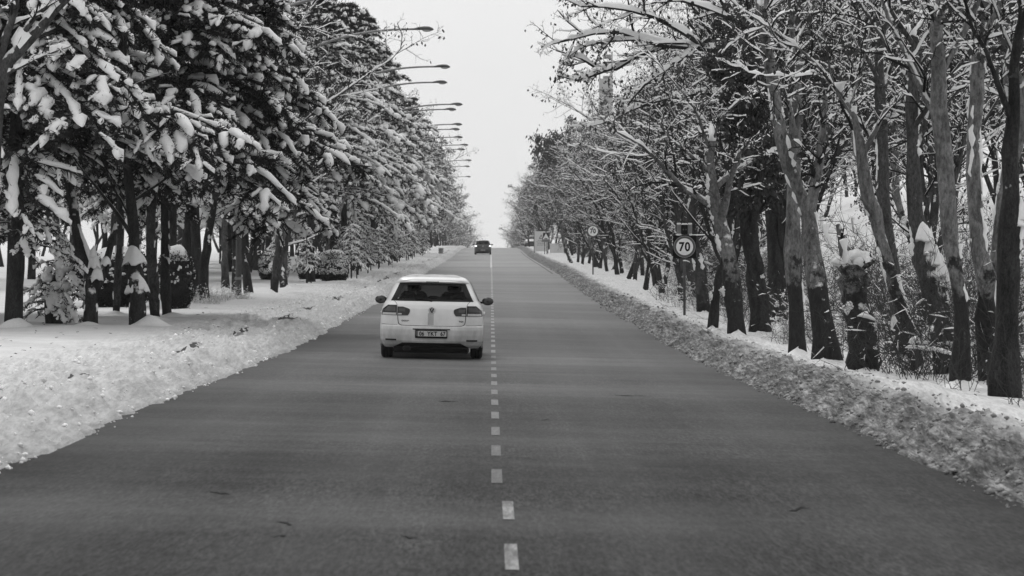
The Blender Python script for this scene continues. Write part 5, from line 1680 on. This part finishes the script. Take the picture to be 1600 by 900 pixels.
def hatchback(loc, rz, roll, lab, detailed=True, dark=False, lit=False):
    P_ = M_DARKP if dark else M_WHITEP
    B = Body(HATCH)
    root = empty('parked_car' if detailed is None else 'hatchback_car', loc, rz)
    root.rotation_euler = (0, roll, rz)
    tag(root, lab, 'car')
    wheels = (.80, 3.38); wr = .318
    g, P = B.shell(wheels, wr)
    ob('body', g.mesh('body', P_), root)
    # arch linings and floor
    g = Geo()
    g.box((0, 2.1, .235), (1.5, 3.7, .05))
    for wy in wheels:
        for sx in (-1, 1):
            th = np.linspace(-.35, math.pi + .35, 18)
            A = np.stack([np.stack([np.full(18, sx * xx), wy + (wr + .05) * np.cos(th), wr + (wr + .05) * np.sin(th)], -1) for xx in (.60, .875)], 1)
            g.grid(A)
            g.grid(np.stack([np.stack([np.full(18, sx * .60), wy + rr * np.cos(th), wr + rr * np.sin(th)], -1) for rr in (0.01, wr + .05)], 1))
    g.box((-.42, .10, .19), (.14, .25, .08), bev=.02)
    ob('underbody', g.mesh('underbody', M_UNDER), root)
    for wy in wheels:
        for sx in (-1, 1):
            g = Geo(); th = np.linspace(-.3, math.pi + .3, 22)
            g.tube(np.stack([np.full(22, sx * .868), wy + (wr + .05) * np.cos(th), wr + (wr + .05) * np.sin(th)], -1), .018, 6)
            ob('arch_lip', g.mesh('arch_lip', P_), root)
            wheel(root, sx * .775, wy, wr, .215)
    # rear screen: black border, glass, spoiler
    wl = lambda z: float(B.W(z))
    hb = lambda z: wl(z) - .088
    bd = Geo()
    za, zb = 1.018, 1.335
    zz = np.linspace(za, zb, 14); t = (zz - za) / (zb - za)
    for (z0, z1, l0, l1) in ((za, 1.052, None, None), (1.295, zb, None, None)):
        p = panel(B, (z0, z1), lambda z: -hb(z), lambda z: hb(z), .006, .014, 24, 3); bd.v += p.v; [bd.q.append(x + bd.n) for x in p.q]; bd.qm += p.qm; bd.n += p.n
    for sx in (-1, 1):
        p = panel(B, (1.052, 1.295), lambda z, sx=sx: sx * hb(z), lambda z, sx=sx: sx * (hb(z) - .095), .006, .014, 6, 10); bd.v += p.v; [bd.q.append(x + bd.n) for x in p.q]; bd.qm += p.qm; bd.n += p.n
    hatch = ob('rear_window', bd.mesh('rear_window', M_TRIM), root)
    p = panel(B, (1.045, 1.30), lambda z: -hb(z) + .08, lambda z: hb(z) - .08, .001, .004, 22, 10); ob('glass', p.mesh('glass', M_GLASS), hatch)
    p = panel(B, (1.03, 1.35), lambda z: -wl(z) + .10, lambda z: wl(z) - .10, .001, .004, 22, 10, 'front'); ob('windscreen', p.mesh('windscreen', M_GLASSW), root)
    # side windows (dark glass on the shell)
    for sx in (-1, 1):
        g = Geo(); zz = np.linspace(1.02, 1.345, 9)
        Y = np.stack([np.linspace(.66 + (z - 1.02) * .85, 2.95 - (z - 1.02) * 1.75, 14) for z in zz], 1); Z = np.tile(zz, (14, 1))
        X = sx * (B.W(Z) * (1 - .03 * sstep(1.6, 3.0, Y)) + .004)
        g.grid(np.stack([X, Y, Z], -1), flip=(sx < 0))
        ob('side_window', g.mesh('side_window', M_TRIM), root)
        # mirror
        m = Geo(); m.ball((sx * .955, 2.22, 1.0), (.105, .08, .075), 16, 10); mi = ob('side_mirror', m.mesh('side_mirror', M_TRIM), root)
        m = Geo(); m.box((sx * .85, 2.23, .975), (.14, .05, .035), bev=.012); ob('mirror_arm', m.mesh('mirror_arm', M_PLAST, False), mi)
        m = Geo(); m.ball((sx * .96, 2.155, 1.0), (.082, .012, .056), 16, 8); ob('mirror_glass', m.mesh('mirror_glass', M_LAMPM), mi)
        m = Geo(); m.box((sx * .895, 1.9, .80), (.04, .18, .03), bev=.012); ob('door_handle', m.mesh('door_handle', P_, False), root)
        m = Geo(); m.box((sx * .895, 1.05, .80), (.04, .16, .03), bev=.012); ob('door_handle', m.mesh('door_handle', P_, False), root)
    # spoiler lip above the rear screen
    g = Geo(); xx = np.linspace(-.565, .565, 25)
    rows = []
    for dy, dz in ((.10, .020), (-.035, .005), (-.055, -.012), (-.03, -.026), (.06, -.030)):
        rows.append(np.stack([xx, .36 + .05 * (xx / .6) ** 2 + .16 * np.abs(xx / .6) ** 6 + dy, 1.372 - .02 * np.abs(xx / .6) ** 4 + dz], -1))
    g.grid(np.stack(rows, 1)); sp_ = ob('spoiler', g.mesh('spoiler', P_), root)
    g = Geo(); g.box((0, .315, 1.358), (.22, .014, .018)); ob('brake_light', g.mesh('brake_light', M_LAMPD, False), sp_)
    # tail lamps: rounded wedge with dark outer lens, inner lens and clear lower strip
    for sx in (-1, 1):
        def outer(z): return sx * (wl(z) + .0005)
        def inn(z):
            t = np.clip((z - .755) / .185, 0, 1)
            return sx * (.40 + .02 * (1 - t) - .035 * math.sin(math.pi * min(t * 1.15, 1)) + .30 * max(0, t - .68) ** 1.1 * 1.9)
        lampo = None
        seam = .60
        p = panel(B, (.765, .945), lambda z: sx * seam, lambda z: sx * (wl(z) - .012 - max(0, z - .86) * .9), .010, .02, 16, 12); lampo = ob('tail_lamp', p.mesh('tail_lamp', M_LAMPD if not lit else M_LAMPD), root)
        p = panel(B, (.765, .918), inn, lambda z: sx * (seam - .008), .010, .02, 12, 12); ob('inner_lens', p.mesh('inner_lens', M_LAMPD), lampo)
        p = panel(B, (.772, .808), lambda z: sx * (seam + .015), lambda z: sx * (wl(z) - .03), .0125, .01, 12, 4); ob('clear_strip', p.mesh('clear_strip', M_LAMPC), lampo)
        p = panel(B, (.776, .802), lambda z: sx * .515, lambda z: sx * (seam - .02), .0125, .01, 6, 4); ob('clear_strip', p.mesh('clear_strip', M_LAMPC), lampo)
        p = panel(B, (.838, .915), lambda z: sx * (seam + .03), lambda z: sx * (wl(z) - .05 - max(0, z - .86) * .9), .0125, .01, 12, 4); ob('light_bar', p.mesh('light_bar', M_LAMPM if not lit else M_LIT), lampo)
        p = panel(B, (.83, .885), lambda z: sx * .46, lambda z: sx * (seam - .03), .0125, .01, 6, 4); ob('light_bar', p.mesh('light_bar', M_LAMPM), lampo)
        p = panel(B, (.322, .350), lambda z: sx * .60, lambda z: sx * .79, .007, .01, 8, 3); ob('reflector', p.mesh('reflector', M_LAMPD), root)
    # seams of the tailgate and bumper
    sm = Geo()
    def seam_line(pts, r=.0065):
        Q = smooth_poly([(a, 0, b) for a, b in pts], 26); Q[:, 1] = B.rear(Q[:, 0], Q[:, 2]) - .001
        sm.tube(Q, r, 5)
    seam_line([(-.585, .765), (-.58, .69), (-.565, .625), (-.53, .598), (-.45, .590), (0, .586), (.45, .590), (.53, .598), (.565, .625), (.58, .69), (.585, .765)])
    for sx in (-1, 1):
        seam_line([(sx * .59, .60), (sx * .75, .602), (sx * .86, .61)], .003)
        seam_line([(sx * .60, .945), (sx * .62, .985), (sx * .665, 1.03)], .0035)
    ob('panel_gap', sm.mesh('panel_gap', M_SEAM), root)
    # number plate, recess and writing
    g = Geo(); g.box((0, -.012, .445), (.55, .02, .145), bev=.004); pl = ob('number_plate', g.mesh('number_plate', M_BLACK, False), root)
    g = Geo(); g.box((.015, -.0235, .452), (.49, .004, .095)); ob('plate_face', g.mesh('plate_face', M_PLATE, False), pl)
    g = Geo(); g.box((-.247, -.0235, .452), (.028, .004, .095)); ob('plate_band', g.mesh('plate_band', M_RING, False), pl)
    if detailed:
        for s_, x_ in (('06', -.165), ('YKT', .015), ('67', .200)):
            lettering('plate_writing', s_, .076, (x_, -.028, .452), M_BLACK, pl, sx=.84, bold=.02, gap=1.05)
        g = Geo(); g.box((0, .004, .53), (.64, .03, .016), bev=.003); ob('plate_recess', g.mesh('plate_recess', M_SEAM, False), root)
        # round badge: ring, V over W
        by = float(B.rear(0, .86)) - .012; zc = .862
        bg_ = Geo(); disc(bg_, (0, zc), .056, by - .002, by + .016, 30); bo = ob('badge', bg_.mesh('badge', M_SEAM, False), root)
        q = Geo(); th = np.linspace(0, 2 * np.pi, 33)
        q.tube(np.stack([.052 * np.cos(th), np.full(33, by - .004), zc + .052 * np.sin(th)], -1), .0075, 6)
        for pts in ([(-.024, .046), (0, .006), (.024, .046)], [(-.046, .022), (-.022, -.042), (0, .0), (.022, -.042), (.046, .022)]):
            q.tube([(a, by - .004, zc + b) for a, b in pts], .0070, 5)
        ob('badge_mark', q.mesh('badge_mark', M_CHROME), bo)
        yb = lambda v, w_: B.rear(v, w_)
        for s_, x_, h_ in (('GOLF', -.455, .026), ('TDI', .505, .026)):
            lettering('lettering', s_, h_, (x_, 0, .672), M_SEAM, root, sx=1.35, bold=.02, gap=1.05, depth=lambda vx, vz, x_=x_: B.rear(vx + x_, vz + .672) - .004)
        # dark dribble of road dirt under the badge
    # bumper insert (black) and lower valance
    g = panel(B, (.205, .288), lambda z: -(.50 + (.288 - z) * 1.9), lambda z: (.50 + (.288 - z) * 1.9), .006, .03, 24, 6)
    g.box((0, .12, .165), (1.30, .18, .11), bev=.03)
    ob('lower_valance', g.mesh('lower_valance', M_PLAST), root)
    # wiper
    g = Geo(); g.tube([(.0, .175, 1.02), (-.14, .19, 1.045), (-.30, .20, 1.05)], [.012, .008, .006], 6); ob('rear_wiper', g.mesh('rear_wiper', M_PLAST), root)
    # seats and what is seen through the glass
    g = Geo(); g.box((0, 1.05, .80), (1.22, .16, .55), bev=.06); ob('rear_bench', g.mesh('rear_bench', M_SEAT, False), root)
    for x in (-.42, .0, .42):
        g = Geo(); g.box((x, 1.04, 1.10 if x else 1.07), (.24 if x else .18, .10, .12 if x else .06), bev=.04); ob('headrest', g.mesh('headrest', M_SEAT), root)
    for x in (-.36, .36):
        g = Geo(); g.box((x, 1.95, .88), (.46, .14, .58), bev=.06); so = ob('front_seat', g.mesh('front_seat', M_SEAT), root)
        g = Geo(); g.box((x, 1.95, 1.225), (.25, .10, .15), bev=.045); ob('headrest', g.mesh('headrest', M_SEAT), so)
    g = Geo(); g.box((0, 2.62, 1.315), (.24, .03, .07), bev=.02); g.cyl((0, 2.63, 1.35), (0, 2.7, 1.40), .012, k=6); ob('inside_mirror', g.mesh('inside_mirror', M_TRIM), root)
    g = Geo(); g.box((0, 2.9, .93), (1.35, .5, .10), bev=.04); ob('dashboard', g.mesh('dashboard', M_SEAT), root)
    g = Geo(); g.box((0, .62, .955), (1.2, .6, .03), bev=.01); ob('parcel_shelf', g.mesh('parcel_shelf', M_SEAT, False), root)
    # nose: headlamps and grille
    for sx in (-1, 1):
        p = panel(B, (.62, .74), lambda z: sx * .42, lambda z: sx * .80, .008, .02, 10, 5, 'front'); ob('headlamp', p.mesh('headlamp', M_LAMPC), root)
    p = panel(B, (.60, .68), lambda z: -.38, lambda z: .38, .008, .02, 10, 4, 'front'); ob('grille', p.mesh('grille', M_PLAST), root)
    return root, B, P

def roof_snow(root, B, P, x0, x1, y0, y1, th, seed, name='roof_snow'):
    top = []
    Vs = P.reshape(-1, 3)
    nx, ny = 40, 56
    X, Y = np.meshgrid(np.linspace(x0, x1, nx), np.linspace(y0, y1, ny), indexing='ij')
    zr = np.empty_like(X)
    zs = np.linspace(1.28, 1.455, 60)
    Wz = B.W(zs)
    for i in range(nx):
        rr = B.rear(np.full(60, X[i, 0]), zs); ff = B.front(np.full(60, X[i, 0]), zs)
        okx = Wz > abs(X[i, 0])
        for j in range(ny):
            k = np.where((rr <= Y[i, j]) & (ff >= Y[i, j]) & okx)[0]
            zr[i, j] = zs[k[-1]] if len(k) else 1.30
    e = np.minimum(np.minimum((X - x0) / .16, (x1 - X) / .16), np.minimum((Y - y0) / .10, (y1 - Y) / .10))
    e = np.sqrt(np.clip(e, 0, 1)) * 1.0
    n_ = vn(X * 5 + seed, Y * 3, seed) * .5 + vn(X * 14, Y * 9, seed + 3) * .3 + vn(X * 2, Y * 1.2, seed + 9) * .5
    Z = zr + .010 + th * (n_ - .12) * e - .02 * (1 - e)
    g = Geo(); g.grid(np.stack([X, Y, Z], -1), flip=False)
    ob(name, g.mesh(name, M_CARSNOW), root)

CX, CD = -1.03, 51.0
h1 = float(road_h(np.array([CX - .77]), np.array([CD + .8]))[0]); h2 = float(road_h(np.array([CX + .77]), np.array([CD + .8]))[0]); h3 = float(road_h(np.array([CX]), np.array([CD + 3.4]))[0])
car, B_, P_c = hatchback((CX, CD, (h1 + h2) / 2), 0, math.atan2(h1 - h2, 1.54), 'white hatchback driving away in the left lane with snow on its roof')
pitch = math.atan2(h3 - (h1 + h2) / 2, 2.6); pitch *= .6; car.rotation_euler = (pitch, math.atan2(h1 - h2, 1.54), 0)
car.location.z -= .8 * math.tan(pitch)
roof_snow(car, B_, P_c, -.50, .50, .52, 1.9, .022, 3)
car.scale = (1, 1, .975)

def driver():
    """one continuous seated figure grown over a skeleton, with a face and hands on the wheel"""
    J = {'pelvis': (0, 0, .50), 'waist': (0, -.04, .68), 'chest': (0, -.05, .90), 'neck': (0, -.03, 1.06), 'head0': (0, -.01, 1.14), 'head1': (0, .0, 1.25),
         'sl': (-.19, -.04, 1.0), 'el': (-.26, .16, .84), 'wl': (-.17, .40, .93), 'sr': (.19, -.04, 1.0), 'er': (.26, .16, .84), 'wr': (.17, .40, .93),
         'hl': (-.10, .08, .48), 'kl': (-.14, .50, .56), 'al': (-.14, .84, .22), 'tl': (-.14, 1.0, .26), 'hr': (.10, .08, .48), 'kr': (.14, .50, .56), 'ar': (.14, .84, .22), 'tr': (.14, 1.0, .26)}
    E = [('pelvis', 'waist'), ('waist', 'chest'), ('chest', 'neck'), ('neck', 'head0'), ('head0', 'head1'), ('chest', 'sl'), ('sl', 'el'), ('el', 'wl'), ('chest', 'sr'), ('sr', 'er'), ('er', 'wr'),
         ('pelvis', 'hl'), ('hl', 'kl'), ('kl', 'al'), ('al', 'tl'), ('pelvis', 'hr'), ('hr', 'kr'), ('kr', 'ar'), ('ar', 'tr')]
    rad = {'pelvis': .15, 'waist': .14, 'chest': .16, 'neck': .055, 'head0': .075, 'head1': .085, 'sl': .075, 'sr': .075, 'el': .05, 'er': .05, 'wl': .033, 'wr': .033, 'hl': .10, 'hr': .10, 'kl': .065, 'kr': .065, 'al': .045, 'ar': .045, 'tl': .04, 'tr': .04}
    for sd_, sx in (('l', -1), ('r', 1)):
        w = np.array(J['w' + sd_])
        J['p' + sd_] = tuple(w + [0, .05, .01]); rad['p' + sd_] = .03; E.append(('w' + sd_, 'p' + sd_))
        for f in range(4):
            a = 'f%s%da' % (sd_, f); b = 'f%s%db' % (sd_, f)
            J[a] = tuple(w + [(-.024 + f * .016), .095, .02 - abs(f - 1.5) * .004]); J[b] = tuple(w + [(-.024 + f * .016), .105, -.015])
            rad[a] = .009; rad[b] = .008; E += [('p' + sd_, a), (a, b)]
        J['th' + sd_] = tuple(w + [-sx * .04, .075, .02]); rad['th' + sd_] = .010; E.append(('p' + sd_, 'th' + sd_))
    names = list(J); ix = {n: i for i, n in enumerate(names)}
    me = bpy.data.meshes.new('person'); me.from_pydata([J[n] for n in names], [(ix[a], ix[b]) for a, b in E], [])
    o = bpy.data.objects.new('person', me); C.objects.link(o)
    sk = o.modifiers.new('skin', 'SKIN'); sb = o.modifiers.new('sub', 'SUBSURF'); sb.levels = 1; sb.render_levels = 1
    if not me.skin_vertices: 
        me.attributes  # noqa
    for i, n in enumerate(names):
        me.skin_vertices[0].data[i].radius = (rad[n], rad[n]); me.skin_vertices[0].data[i].use_root = (n == 'pelvis')
    bpy.context.view_layer.update()
    m2 = bpy.data.meshes.new_from_object(o.evaluated_get(bpy.context.evaluated_depsgraph_get()))
    bpy.data.objects.remove(o)
    m2.materials.clear(); m2.materials.append(M_COAT); m2.materials.append(M_SKIN)
    for p in m2.polygons:
        c = p.center
        p.material_index = 1 if (c.z > 1.08 or (c.y > .40 and c.z > .8)) else 0
        p.use_smooth = True
    r = empty('person', (CX - .36, CD + 1.86, float(car.location.z) + .0))
    tag(r, 'driver in a dark coat with short dark hair at the wheel of the white hatchback', 'person')
    ob('body', m2, r)
    g = Geo(); g.ball((0, -.02, 1.225), (.092, .105, .105), 16, 10, .08, 2); ob('hair', g.mesh('hair', M_HAIR), r)
    g = Geo()
    for sx in (-1, 1):
        g.ball((sx * .033, .082, 1.205), (.013, .01, .009), 8, 6)
    ob('eyes', g.mesh('eyes', M_TRIM), r)
    g = Geo(); g.ball((0, .098, 1.18), (.014, .022, .022), 8, 6); g.ball((0, .083, 1.145), (.026, .008, .007), 8, 6)
    for sx in (-1, 1): g.ball((sx * .088, .0, 1.185), (.012, .022, .032), 8, 6)
    ob('face', g.mesh('face', M_SKIN), r)
    g = Geo(); th = np.linspace(0, 2 * np.pi, 29)
    g.tube(np.stack([CX * 0 - .36 + .185 * np.cos(th), np.full(29, 2.345) + .05 * np.sin(th), .91 + .175 * np.sin(th)], -1), .014, 6, caps=False)
    g.cyl((-.36, 2.35, .91), (-.36, 2.7, .86), .03, k=8)
    g.box((-.36, 2.35, .91), (.34, .03, .03), bev=.01)
    ob('steering_wheel', g.mesh('steering_wheel', M_PLAST), car)
driver()

# far dark car
fd = 310.0; fx = pt(754.5, fd)
far, Bf, Pf = hatchback((fx, fd, float(road_h(np.array([fx]), np.array([fd + 1]))[0])), 0, 0, 'small dark car with lit tail lamps driving away near the crest of the road', dark=True, lit=True)
far.scale = (1.0, 1, 1.03)
for ch in far.children:
    if ch.name.startswith('tail_lamp'):
        sx = 1 if sum(v.co.x for v in ch.data.vertices) > 0 else -1
        g = Geo(); g.ball((sx * .74, .16, .86), (.11, .06, .085), 14, 9); ob('lit_bulb', g.mesh('lit_bulb', M_LIT), ch)
roof_snow(far, Bf, Pf, -.16, .16, .5, .8, .08, 5)
# parked car with snowy roof and bonnet behind the notice board
pd_ = 395.0; pxx = pt(829.5, pd_)
pk, Bp, Pp = hatchback((pxx, pd_, gh(pxx, pd_) - .08), R(180), 0, 'dark parked car with snow on roof and bonnet, half hidden by the notice board', dark=True, detailed=None)
roof_snow(pk, Bp, Pp, -.52, .52, .5, 2.1, .14, 6)
g = Geo(); X, Y = np.meshgrid(np.linspace(-.72, .72, 20), np.linspace(3.1, 4.0, 14), indexing='ij')
e = np.clip(np.minimum(np.minimum((X + .72) / .1, (.72 - X) / .1), np.minimum((Y - 3.1) / .1, (4.0 - Y) / .1)), 0, 1)
g.grid(np.stack([X, Y, 1.0 - (Y - 3.1) * .24 + .09 * np.sqrt(e)], -1)); ob('bonnet_snow', g.mesh('bonnet_snow', M_SNOW), pk)

# ------------------------------------------------------------------ winter haze
HAZE = True
if HAZE:
    m = bpy.data.materials.new('winter_haze'); m.use_nodes = True
    n = m.node_tree.nodes; l = m.node_tree.links; n.clear()
    o_ = n.new('ShaderNodeOutputMaterial'); v = n.new('ShaderNodeVolumePrincipled')
    v.inputs['Color'].default_value = g3(.97); v.inputs['Density'].default_value = .00022; v.inputs['Anisotropy'].default_value = .2
    l.new(v.outputs[0], o_.inputs['Volume'])
    g = Geo(); lo = -45; hi = 52
    g.box((0, 400, (lo + hi) / 2), (700, 1000, hi - lo))
    hz = ob('haze', g.mesh('haze', m, False)); tag(hz, 'pale winter haze filling the air over the road', 'haze', None, 'stuff')
